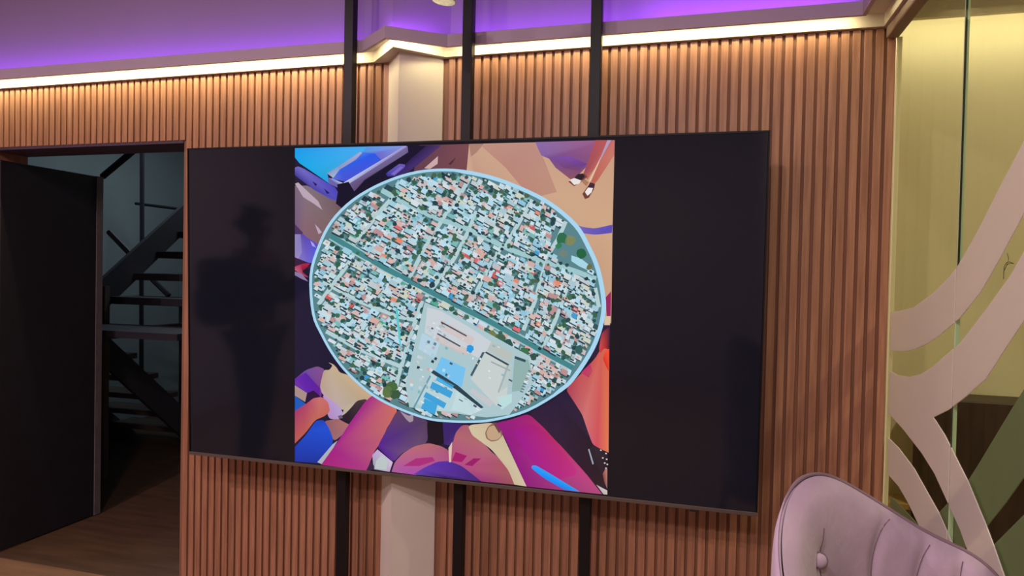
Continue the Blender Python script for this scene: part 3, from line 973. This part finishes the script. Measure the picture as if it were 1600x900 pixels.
while v < 668:
    u = 478.0 + random.uniform(0, 4)
    while u < 952:
        uu, vv = u + random.uniform(-1.6, 1.6), v + random.uniform(-1.6, 1.6)
        u += 8.0
        if not inside(uu, vv, 0.965) or near_road(uu, vv, 2.2) or in_poly(uu, vv, INDUSTRY) or in_poly(uu, vv, PARK):
            continue
        k = max(0.0, min(1.0, (uu - 560) / 300))
        e2 = (0.62 - 0.3 * k, -0.78 - 0.16 * k)
        rr = random.random()
        if rr < 0.19:
            blob(uu, vv, random.uniform(2.4, 4.6), random.choice(TREE), L0 + 12)
            continue
        a = random.uniform(2.8, 7.4)
        b = random.uniform(2.4, 4.8)

        def q(ox, oy, a_, b_):
            return [(uu + ox + E1[0] * a_ * s + e2[0] * b_ * t, vv + oy + E1[1] * a_ * s + e2[1] * b_ * t) for s, t in ((-1, -1), (1, -1), (1, 1), (-1, 1))]
        lay = random.randint(0, 3)
        pin(q(random.uniform(-1.8, -0.4), random.uniform(1.0, 2.4), a, b), random.choice(DARK), L0 + 3 + lay * 2)
        rc = random.choice(ROOFS)
        if rr > 0.965:
            rc = random.choice(['#d86c70', '#c85a5c', '#50a890', '#e08a70', '#3c9ad0'])
        pin(q(0, 0, a, b), rc, L0 + 4 + lay * 2)
        if random.random() < 0.30:
            pin(q(random.uniform(-1, 1), random.uniform(-1, 1), a * 0.45, b * 0.4), random.choice(ROOFS + DARK[:2]), L0 + 13)
        if random.random() < 0.22:
            blob(uu + random.uniform(-5, 5), vv + random.uniform(-4, 4), random.uniform(1.2, 2.6), random.choice(TREE + DARK), L0 + 14, 6)
    v += 6.3
# street trees
for pts, w in ROADS[1:]:
    for (a, b), (c, d) in zip(pts, pts[1:]):
        L = math.hypot(c - a, d - b)
        for k in range(int(L / 9)):
            t = random.random()
            s = random.choice((-1, 1)) * (w / 2 + 1.5)
            blob(a + (c - a) * t - (d - b) / L * s, b + (d - b) * t + (c - a) / L * s, random.uniform(1.5, 3.6), random.choice(TREE + DARK), L0 + 15)
for (u, v, r, c) in ((878, 372, 10, '#1f6a48'), (892, 376, 8, '#7a8458'), (903, 378, 9, '#6a8a70'), (912, 382, 8, '#2c5c68'), (909, 396, 8.5, '#14603c'), (925, 410, 8, '#8a7c48'),
                     (880, 396, 7, '#6a8078'), (873, 384, 5, '#2a7a58'), (921, 417, 5, '#6a6a40'), (640, 448, 4, '#1c4a4c'), (612, 604, 10, '#44683c'), (606, 612, 9, '#5a7444'),
                     (618, 616, 8, '#33583c'), (770, 524, 8, '#6f7a48'), (782, 529, 8, '#3a5f48'), (794, 537, 8, '#24504c'), (820, 549, 7, '#35704a'), (834, 557, 6, '#2c5048'),
                     (732, 596, 8, '#3c7060'), (676, 445, 5, '#1a3c48'), (650, 545, 6, '#204858'), (642, 560, 6, '#1f5560'), (636, 578, 6, '#23505c'), (655, 520, 6, '#2a5c5c'),
                     (928, 535, 5, '#2c6058'), (905, 545, 7, '#2d5c58')):
    blob(u, v, r, c, L0 + 16, 9)
# factories and yards at the foot of the map
for pts, c in (([(664, 472), (716, 494), (798, 540), (828, 556), (832, 600), (796, 648), (760, 652), (640, 636), (634, 600), (650, 530)], '#a9c6cc'),
               ([(668, 480), (690, 486), (735, 512), (770, 535), (752, 560), (700, 540), (664, 520)], '#c8cfd6'),
               ([(690, 500), (742, 528), (736, 540), (686, 512)], '#d0c0bc'),
               ([(684, 520), (732, 546), (728, 556), (680, 532)], '#cdbdb8'),
               ([(690, 557), (728, 575), (722, 605), (680, 580)], '#74c0ee'),
               ([(660, 520), (688, 535), (680, 560), (654, 545)], '#b4d0e0'),
               ([(676, 580), (724, 608), (752, 634), (740, 645), (668, 640), (648, 628)], '#b6d2d8'),
               ([(716, 604), (742, 622), (754, 640), (735, 648), (706, 640)], '#c4dce0'),
               ([(760, 548), (797, 569), (792, 618), (776, 634), (736, 592)], '#c6cfce'),
               ([(768, 533), (802, 552), (796, 566), (762, 546)], '#b8bfba'),
               ([(790, 572), (800, 568), (798, 600), (782, 612)], '#b4c4c4'),
               ([(804, 560), (826, 562), (830, 580), (816, 610), (800, 612)], '#8fb0ae'),
               ([(738, 606), (772, 628), (766, 636), (734, 612)], '#c2c4c8'),
               ([(776, 620), (800, 615), (800, 628), (784, 640)], '#b8dcdc')):
    pp([p for p in pts], c, step=False, layer=L0 + 17 + (0 if c == '#a9c6cc' else 1))
for pts, c in (([(678, 578), (716, 602), (756, 636), (752, 638), (712, 608), (674, 582)], '#22404e'), ([(690, 502), (730, 524), (729, 526), (689, 504)], '#3a4a5a'),
               ([(684, 520), (720, 540), (719, 542), (683, 522)], '#3a4a5a'), ([(760, 549), (796, 569), (795, 572), (758, 551)], '#34444e'),
               ([(758, 550), (738, 588), (735, 586), (754, 550)], '#3c5a66'), ([(676, 596), (708, 612), (704, 622), (672, 606)], '#3aa0d8'),
               ([(666, 612), (698, 630), (694, 638), (662, 620)], '#3aa0d8'), ([(664, 622), (684, 632), (680, 648), (658, 638)], '#3aa4dc'),
               ([(684, 588), (710, 602), (707, 608), (681, 594)], '#48b0e4'), ([(672, 586), (674, 588), (648, 638), (646, 636)], '#6a98a8'),
               ([(768, 564), (798, 578), (797, 580), (767, 566)], '#9aa8a8'), ([(796, 570), (780, 614), (778, 612), (793, 570)], '#a0b0b0'),
               ([(805, 556), (822, 562), (821, 566), (804, 560)], '#2c4c58')):
    pp(pts, c, step=False, layer=L0 + 19)
for k in range(9):
    u, v = 826 - k * 1.6, 578 + k * 4
    pin([(u, v), (u + 5, v + 1.8), (u + 4.4, v + 3.4), (u - 0.6, v + 1.6)], random.choice(['#d8e4ec', '#5a7080', '#b06a78', '#e4e8ec']), L0 + 19)
for k in range(46):
    u, v = random.uniform(648, 820), random.uniform(486, 640)
    w_, h_ = random.uniform(2, 7), random.uniform(1.2, 3)
    if in_poly(u, v, INDUSTRY):
        pin([(u, v), (u + w_ * E1[0], v + w_ * E1[1]), (u + w_ * E1[0] - h_ * .5, v + w_ * E1[1] + h_), (u - h_ * .5, v + h_)],
            random.choice(['#d8e2e6', '#aebfc4', '#3c5866', '#8fb4c0', '#c8c0bc', '#2c4a58', '#e0e8ea']), L0 + 20)
for k in range(90):
    u, v = random.uniform(640, 700), random.uniform(500, 610)
    if in_poly(u, v, INDUSTRY) and random.random() < 0.6:
        pin([(u, v), (u + 4, v + 2), (u + 2.5, v + 6), (u - 1.5, v + 4)], random.choice(ROOFS + DARK), L0 + 18)
blob(735, 544.5, 6.3, '#1c98e0', L0 + 20, 18)
pp([(618, 480), (622, 482), (626, 520), (628, 558), (625, 540), (621, 510)], '#5cc8cc', step=False, layer=L0 + 20)
pp([(893, 399), (908, 404), (922, 415), (918, 422), (905, 416), (893, 408)], '#a4d4e4', step=False, layer=L0 + 15)
# pale rim
n = len(RC)
for i in range(n):
    def rim(p, s):
        return (CX + (p[0] - CX) * s, CZ + (p[1] - CZ) * s)
    a, b = RC[i], RC[(i + 1) % n]

    def ww(p):
        return 0.972 if (p[0] > CX and p[1] > CZ - 0.3) else 0.980
    pp([a, b, rim(b, ww(b)), rim(a, ww(a))], '#a6d4ee', step=False, raw=True, layer=L0 + 22)
obj('screen_picture', pic, M['picture'], tv)
tv.children[-1]['kind'] = 'stuff'
tv.children[-1]['label'] = 'bright picture of an aerial town map among people'

# ------------------------------------------------------------------ hanging spot lamp at the top of the view
lp = CAM + ray(693, 2) * 2.15
lt = thing('hanging_spotlight', (lp.x, lp.y, lp.z), 'white cylindrical spotlight hanging from the ceiling between the poles', 'spotlight')
tilt = Matrix.Rotation(R_(7), 3, 'Y')
obj('housing', lathe(bmesh.new(), lp, [(0.034, 0.004), (0.0385, 0.0), (0.0395, 0.003), (0.0395, 0.11), (0.030, 0.13), (0.008, 0.132)], 32, tilt), M['lampwhite'], lt, True)
obj('lens', lathe(bmesh.new(), lp, [(0.002, 0.0005), (0.020, 0.0), (0.036, -0.001), (0.036, 0.004)], 32, tilt), M['lampglass'], lt, True)
obj('stem', tube(bmesh.new(), [lp + tilt @ Vector((0, 0, 0.12)), Vector((lp.x + 0.015, lp.y, CEIL))], 0.006, 8), M['lampwhite'], lt)


# ------------------------------------------------------------------ unseen ceiling fill lights, added to brighten lounge and corridor
def fill(x, y, power, color, label, zc=CEIL):
    t = thing('ceiling_fill', (x, y, zc), label, 'fill light', 'added ceiling fill lights')
    obj('rim', lathe(bmesh.new(), (x, y, zc), [(0.075, -0.001), (0.075, -0.012), (0.060, -0.012), (0.055, -0.004)], 24), M['lampwhite'], t)
    d = bpy.data.lights.new('fill', 'AREA')
    d.shape = 'DISK'
    d.size = 0.11
    d.energy = power
    d.color = color
    o = bpy.data.objects.new('fill_lamp', d)
    COL.objects.link(o)
    o.location = (x, y, zc - 0.02)


PINK = (1.0, 0.73, 0.79)
fill(-1.8, -2.4, 70, PINK, 'added unseen ceiling downlight nearest the doorway')
fill(0.2, -2.7, 38, (1.0, 0.85, 0.80), 'added unseen ceiling downlight in front of the television')
fill(-1.0, -3.6, 40, PINK, 'added unseen ceiling downlight at the rear of the lounge')
fill(0.9, -3.4, 38, (1.0, 0.84, 0.84), 'added unseen ceiling downlight behind the camera')

fill(2.5, -0.7, 21, (1.0, 0.86, 0.64), 'added unseen ceiling downlight in the corridor behind the glass', FZ + 1.33)  # added to even out the light on the corridor wall

# ------------------------------------------------------------------ wing chair
CH_T = 1.15
PHI = R_(49)
cc = CAM + ray(1260, 900) * CH_T
CHX, CHY = cc.x, cc.y
LR = Vector((math.cos(PHI), math.sin(PHI), 0))
FW = Vector((math.sin(PHI), -math.cos(PHI), 0))
A_, D_, PW = 0.300, 0.220, 2.2
chair = thing('wing_chair', (CHX + FW.x * 0.25, CHY + FW.y * 0.25, 0), 'mauve velvet wing chair with buttoned channel back beside the glass', 'armchair')


def plan(u, off=0.0):
    p = Vector((CHX, CHY, 0)) + LR * (A_ * u) + FW * (D_ * abs(u) ** PW)
    if off:
        du = 0.002
        a = LR * (A_ * (u - du)) + FW * (D_ * abs(u - du) ** PW)
        b = LR * (A_ * (u + du)) + FW * (D_ * abs(u + du) ** PW)
        t = (b - a).normalized()
        nrm = Vector((t.y, -t.x, 0))          # towards the sitter
        if nrm.dot(FW) < 0:
            nrm = -nrm
        p = p + nrm * off
    return p


TOP = [(1250, 753), (1264, 743), (1277, 740), (1305, 747), (1344, 769), (1385, 794), (1421, 817), (1467, 846), (1510, 858), (1549, 879), (1569, 900), (1590, 935), (1620, 990)]


def top_px(u):
    for (a, b), (c, d) in zip(TOP, TOP[1:]):
        if a <= u <= c:
            return b + (d - b) * (u - a) / (c - a)
    return TOP[0][1] if u < TOP[0][0] else TOP[-1][1]


def project(p):
    d = ROT.transposed() @ (p - CAM)
    return 800 + F_PX * d.x / -d.z, 450 - F_PX * d.y / -d.z


def height_at(u):
    """height of the rim for one side of the back (measured on the side turned to the room)"""
    p = plan(abs(u))
    z = 1.0
    for _ in range(12):
        p.z = z
        px, py = project(p)
        z += (py - top_px(px)) / F_PX * (p - CAM).length * 0.95
    return max(0.55, min(1.14, z))


HT = [height_at(k / 40) for k in range(41)]
for _ in range(14):
    HT = [(HT[0] + HT[1]) / 2] + [(HT[i - 1] + 2 * HT[i] + HT[i + 1]) / 4 for i in range(1, 40)] + [HT[-1]]


def hgt(u):
    k = abs(u) * 40
    i = min(39, int(k))
    return HT[i] + (HT[i + 1] - HT[i]) * (k - i)


arc = [0.0]
for k in range(1, 201):
    arc.append(arc[-1] + (plan(k / 200) - plan((k - 1) / 200)).length)


def u_for_px(px):
    best = min((abs(project(plan(k / 200, 0.04) + Vector((0, 0, 0.93)))[0] - px), k / 200) for k in range(-80, 201))
    return best[1]


SEAM_POS = [u_for_px(q_) for q_ in (1274, 1354, 1423, 1490, 1555)]
SEAM_RIM = {SEAM_POS[0]: u_for_px(1296)}
for q_, px_ in zip(SEAM_POS[1:], (1405, 1465, 1512, 1580)):
    SEAM_RIM[q_] = u_for_px(px_)
SEAM_U = sorted(set([-q_ for q_ in SEAM_POS[3:]] + SEAM_POS))


def arc_s(u):
    i = min(199, int(abs(u) * 200))
    return arc[i] + (arc[i + 1] - arc[i]) * (abs(u) * 200 - i)


def seam_u(q_, h):
    """the channels lean outwards as they run up to the rim"""
    r = SEAM_RIM.get(q_, q_)
    t = max(0.0, min(1.0, (h - 0.80) / 0.20))
    return q_ + (r - q_) * t * t


def groove(u, h):
    """channel quilting depth: dips at each seam, fading towards the rim"""
    d = min(abs(math.copysign(arc_s(u), u) - math.copysign(arc_s(seam_u(q_, h)), seam_u(q_, h))) for q_ in SEAM_U if q_ != SEAM_POS[0])
    return 0.007 * math.exp(-(d / 0.010) ** 2) * max(0.0, min(1.0, (1.0 - h) / 0.05))


NU, NV = 150, 46
Z0 = 0.36


def cushion_pt(u, h):
    top = hgt(u)
    z = Z0 + (top - Z0) * h
    th = 0.036 * max(0.0, 1 - max(0.0, (h - 0.86) / 0.14) ** 2.4) ** 0.5 * max(0.0, 1 - max(0.0, (abs(u) - 0.86) / 0.14) ** 2.4) ** 0.5
    off = 0.006 + th - groove(u, h)
    lean = (1.0 - h) * 0.05
    for bu, bz in BUTTONS:
        dd = ((arc_s(u) * (1 if u >= 0 else -1) - bu) ** 2 + (z - bz) ** 2)
        off -= 0.007 * math.exp(-dd / 0.024 ** 2)
    p = plan(u, off)
    p += FW * lean
    p.z = z
    return p


# button row: its height follows the button seen in the photograph
bz0 = 0.93
BUTTONS = []
for _ in range(10):
    p = cushion_pt(SEAM_POS[0], (bz0 - Z0) / (hgt(SEAM_POS[0]) - Z0))
    bz0 += (project(p)[1] - 877) / F_PX * (p - CAM).length
B0 = math.copysign(arc_s(SEAM_POS[0]), SEAM_POS[0])
BUTTONS = [(B0, bz0), (B0, bz0 - 0.2), (arc_s(SEAM_POS[2]), bz0 - 0.2), (-arc_s(SEAM_POS[2]), bz0 - 0.2)]
bm = bmesh.new()
grid = [[bm.verts.new(cushion_pt(-1 + 2 * i / NU, j / NV)) for j in range(NV + 1)] for i in range(NU + 1)]
for i in range(NU):
    for j in range(NV):
        bm.faces.new((grid[i][j], grid[i + 1][j], grid[i + 1][j + 1], grid[i][j + 1]))
cush = obj('back_cushion', bm, M['velvet'], chair, True)
# outer shell behind the cushion
bm = bmesh.new()
inn, out = [], []
for i in range(NU + 1):
    u = -1 + 2 * i / NU
    ri, ro = [], []
    for j in range(NV + 1):
        h = j / NV
        z = Z0 - 0.04 + (hgt(u) - Z0 + 0.04) * h
        lean = FW * ((1 - h) * 0.05)
        a = plan(u, 0.004) + lean
        b = plan(u, -0.012 * (1 - max(0, (h - 0.8) / 0.2) ** 2) ** 0.5 - 0.002) + lean
        a.z = b.z = z
        ri.append(bm.verts.new(a))
        ro.append(bm.verts.new(b))
    inn.append(ri)
    out.append(ro)
for i in range(NU):
    for j in range(NV):
        bm.faces.new((inn[i][j], inn[i][j + 1], inn[i + 1][j + 1], inn[i + 1][j]))
        bm.faces.new((out[i][j], out[i + 1][j], out[i + 1][j + 1], out[i][j + 1]))
    bm.faces.new((inn[i][NV], out[i][NV], out[i + 1][NV], inn[i + 1][NV]))
    bm.faces.new((inn[i][0], inn[i + 1][0], out[i + 1][0], out[i][0]))
for e in (0, NU):
    for j in range(NV):
        bm.faces.new((inn[e][j], out[e][j], out[e][j + 1], inn[e][j + 1]))
obj('outer_shell', bm, M['velvet'], chair, True)
rimp = []
for i in range(NU + 1):
    u = -1 + 2 * i / NU
    p = plan(u, 0.001)
    p.z = hgt(u) + 0.001
    rimp.append(p)
obj('piping', tube(bmesh.new(), rimp, [0.0006 + 0.0034 * min(1, max(0, (i / NU - 0.32) / 0.12)) for i in range(NU + 1)], 8), M['piping'], chair, True)
for u in SEAM_U:
    pts = []
    for j in range(4, 46 if u > SEAM_POS[0] else 43):
        h = j / 46
        us = seam_u(u, h)
        pts.append(cushion_pt(us, h) + plan(us, 0.0006) - plan(us))
    obj('seam', tube(bmesh.new(), pts, 0.0009, 5), M['seam'], cush)
for bu, bz in BUTTONS:
    uu = min((k / 200 for k in range(201)), key=lambda q_: abs(arc_s(q_) - abs(bu))) * (1 if bu >= 0 else -1)
    h = (bz - Z0) / (hgt(uu) - Z0)
    p = cushion_pt(uu, h)
    nrm = (plan(uu, 0.01) - plan(uu)).normalized()
    nrm = (nrm + (CAM - p).normalized() * 2.5).normalized()
    p = p + nrm * 0.008
    rot = Vector((0, 0, 1)).rotation_difference(nrm).to_matrix()
    obj('button', lathe(bmesh.new(), p, [(0.0095, -0.004), (0.0115, 0.002), (0.0095, 0.0055), (0.005, 0.0075), (0.001, 0.008)], 20, rot), M['velvet'], cush, True)
    ringp = [p + rot @ Vector((0.0122 * math.cos(2 * math.pi * k / 24), 0.0122 * math.sin(2 * math.pi * k / 24), 0.0015)) for k in range(25)]
    obj('button_welt', tube(bmesh.new(), ringp, 0.0013, 5, False), M['seam'], cush, True)


def chair_pt(lat, fw, z):
    p = Vector((CHX, CHY, 0)) + LR * lat + FW * fw
    p.z = z
    return p


# seat cushion, base and legs (below the frame)
bm = bmesh.new()
rows = []
for z, k in ((0.30, 0.94), (0.32, 1.0), (0.41, 1.0), (0.445, 0.97), (0.455, 0.80), (0.458, 0.3)):
    ring = []
    for q_ in range(40):
        a = 2 * math.pi * q_ / 40
        lx = math.cos(a) * 0.235 * k
        fy = 0.215 + math.sin(a) * 0.195 * k
        ring.append(bm.verts.new(chair_pt(lx, fy, z)))
    rows.append(ring)
for r0, r1 in zip(rows, rows[1:]):
    for q_ in range(40):
        bm.faces.new((r0[q_], r0[(q_ + 1) % 40], r1[(q_ + 1) % 40], r1[q_]))
bm.faces.new(rows[0])
bm.faces.new(rows[-1])
obj('seat', bm, M['velvet'], chair, True)
for lx, fy in ((-0.15, 0.09), (0.15, 0.09), (-0.13, 0.34), (0.13, 0.34)):
    obj('leg', tube(bmesh.new(), [chair_pt(lx * 1.15, fy + (0.03 if fy > 0.3 else -0.04), 0.0), chair_pt(lx, fy, 0.31)], [0.010, 0.018], 12), M['legwood'], chair, True)


# ------------------------------------------------------------------ visitor standing left of the camera (seen mirrored in the dark screen)
PX, PY = -1.86, -1.50


def skin_mesh(name, pts, edges, m, parent, root=0, sub=2):
    me = bpy.data.meshes.new(name)
    me.from_pydata([Vector(p[:3]) for p in pts], edges, [])
    o = link(name, me, m, parent)
    me.materials.clear()
    me.materials.append(m)
    sk = o.modifiers.new('skin', 'SKIN')
    sk.use_smooth_shade = True
    for i, p in enumerate(pts):
        d = me.skin_vertices[0].data[i]
        r = p[3]
        d.radius = r if isinstance(r, tuple) else (r, r)
        d.use_root = (i == root)
    sb = o.modifiers.new('sub', 'SUBSURF')
    sb.levels = sb.render_levels = sub
    return o


person = thing('person', (PX, PY, 0), 'person in dark clothes with a backpack, mirrored faintly in the left of the dark screen', 'person')
# local frame: +x is where the person faces, z up
BODY = [(0, 0, 0.95, 0.12), (0, 0, 1.15, 0.115), (0, 0, 1.36, 0.12), (0.005, 0, 1.46, 0.065), (0.02, 0, 1.53, 0.052), (0.035, 0, 1.60, 0.078), (0.03, 0, 1.68, 0.075),
        (0.0, 0.17, 1.38, 0.055), (0.05, 0.22, 1.14, 0.045), (0.24, 0.12, 1.22, 0.036), (0.32, 0.09, 1.28, 0.030),
        (0.0, -0.17, 1.38, 0.055), (0.06, -0.22, 1.14, 0.045), (0.25, -0.12, 1.24, 0.036), (0.33, -0.08, 1.30, 0.030),
        (0, 0.095, 0.88, 0.092), (0.03, 0.10, 0.50, 0.062), (-0.02, 0.10, 0.10, 0.042), (0.12, 0.11, 0.035, 0.032),
        (0, -0.095, 0.88, 0.092), (-0.02, -0.10, 0.50, 0.062), (-0.09, -0.10, 0.10, 0.042), (0.06, -0.11, 0.035, 0.032)]
BE = [(0, 1), (1, 2), (2, 3), (3, 4), (4, 5), (5, 6), (2, 7), (7, 8), (8, 9), (9, 10), (2, 11), (11, 12), (12, 13), (13, 14), (0, 15), (15, 16), (16, 17), (17, 18),
      (0, 19), (19, 20), (20, 21), (21, 22)]
# fingers and thumbs
for hand, sgn in ((10, 1), (14, -1)):
    hx, hy, hz, _ = BODY[hand]
    for k, (dz, ln) in enumerate(((0.026, 0.052), (0.009, 0.058), (-0.009, 0.054), (-0.025, 0.042))):
        i = len(BODY)
        BODY += [(hx + 0.03, hy, hz + dz, 0.010), (hx + 0.03 + ln * 0.7, hy - sgn * 0.012, hz + dz, 0.009), (hx + 0.03 + ln * 0.6, hy - sgn * 0.040, hz + dz, 0.008)]
        BE += [(hand, i), (i, i + 1), (i + 1, i + 2)]
    i = len(BODY)
    BODY += [(hx + 0.01, hy - sgn * 0.028, hz + 0.030, 0.011), (hx + 0.045, hy - sgn * 0.040, hz + 0.038, 0.009)]
    BE += [(hand, i), (i, i + 1)]
skin_mesh('body', BODY, BE, M['skin'], person)
grow = lambda ids, g: [(*BODY[i][:3], BODY[i][3] + g) for i in ids]
ids = [0, 1, 2, 7, 8, 9, 11, 12, 13]
skin_mesh('jacket', grow(ids, 0.016), [(0, 1), (1, 2), (2, 3), (3, 4), (4, 5), (2, 6), (6, 7), (7, 8)], M['cloth'], person)
ids = [0, 15, 16, 17, 19, 20, 21]
skin_mesh('trousers', grow(ids, 0.014), [(0, 1), (1, 2), (2, 3), (0, 4), (4, 5), (5, 6)], M['cloth'], person)
for ids in ([17, 18], [21, 22]):
    skin_mesh('shoe', [(BODY[ids[0]][0] - 0.03, BODY[ids[0]][1], 0.045, 0.045), (BODY[ids[1]][0] - 0.03, BODY[ids[1]][1], 0.042, 0.042), (BODY[ids[1]][0] + 0.05, BODY[ids[1]][1], 0.036, 0.034)],
              [(0, 1), (1, 2)], M['seal'], person)
skin_mesh('hair', [(0.0, 0, 1.66, 0.078), (0.02, 0, 1.70, 0.074), (-0.03, 0, 1.62, 0.060)], [(0, 1), (0, 2)], M['seal'], person)
for sy in (-1, 1):
    eb = lathe(bmesh.new(), (0.108, sy * 0.032, 1.635), [(0.002, -0.012), (0.012, -0.006), (0.013, 0.0), (0.012, 0.006), (0.002, 0.012)], 10)
    obj('eye', eb, M['lampwhite'], None).parent = person
nb = lathe(bmesh.new(), (0.118, 0, 1.600), [(0.016, -0.012), (0.014, 0.0), (0.009, 0.02), (0.003, 0.04)], 10)
obj('nose', nb, M['skin'], None, True).parent = person
pack = thing('backpack', (PX - 0.24, PY, 0.95), 'dark backpack on the back of the person mirrored in the screen', 'backpack')
obj('bag', bx(bmesh.new(), PX - 0.34, PX - 0.142, PY - 0.15, PY + 0.15, 0.98, 1.42, 0.05), M['cloth'], pack, True)
obj('pocket', bx(bmesh.new(), PX - 0.385, PX - 0.335, PY - 0.11, PY + 0.11, 1.02, 1.22, 0.02), M['seal'], pack, True)
for sy in (-0.09, 0.09):
    obj('strap', tube(bmesh.new(), [(PX - 0.15, PY + sy, 1.38), (PX - 0.05, PY + sy, 1.475), (PX + 0.09, PY + sy, 1.44), (PX + 0.145, PY + sy * 1.1, 1.25), (PX - 0.13, PY + sy * 1.5, 1.05)], 0.012, 6), M['seal'], pack, True)
ph = thing('phone', (PX + 0.38, PY, 1.28), 'dark phone held up by the person mirrored in the screen', 'phone')
box('phone_body', PX + 0.372, PX + 0.382, PY - 0.045, PY + 0.045, 1.22, 1.38, M['seal'], ph, 0.003)
box('phone_screen', PX + 0.3705, PX + 0.3725, PY - 0.040, PY + 0.040, 1.228, 1.372, mat('phone_glow', '#302018', 0.3, emit='#c87848', estr=0.8), ph)
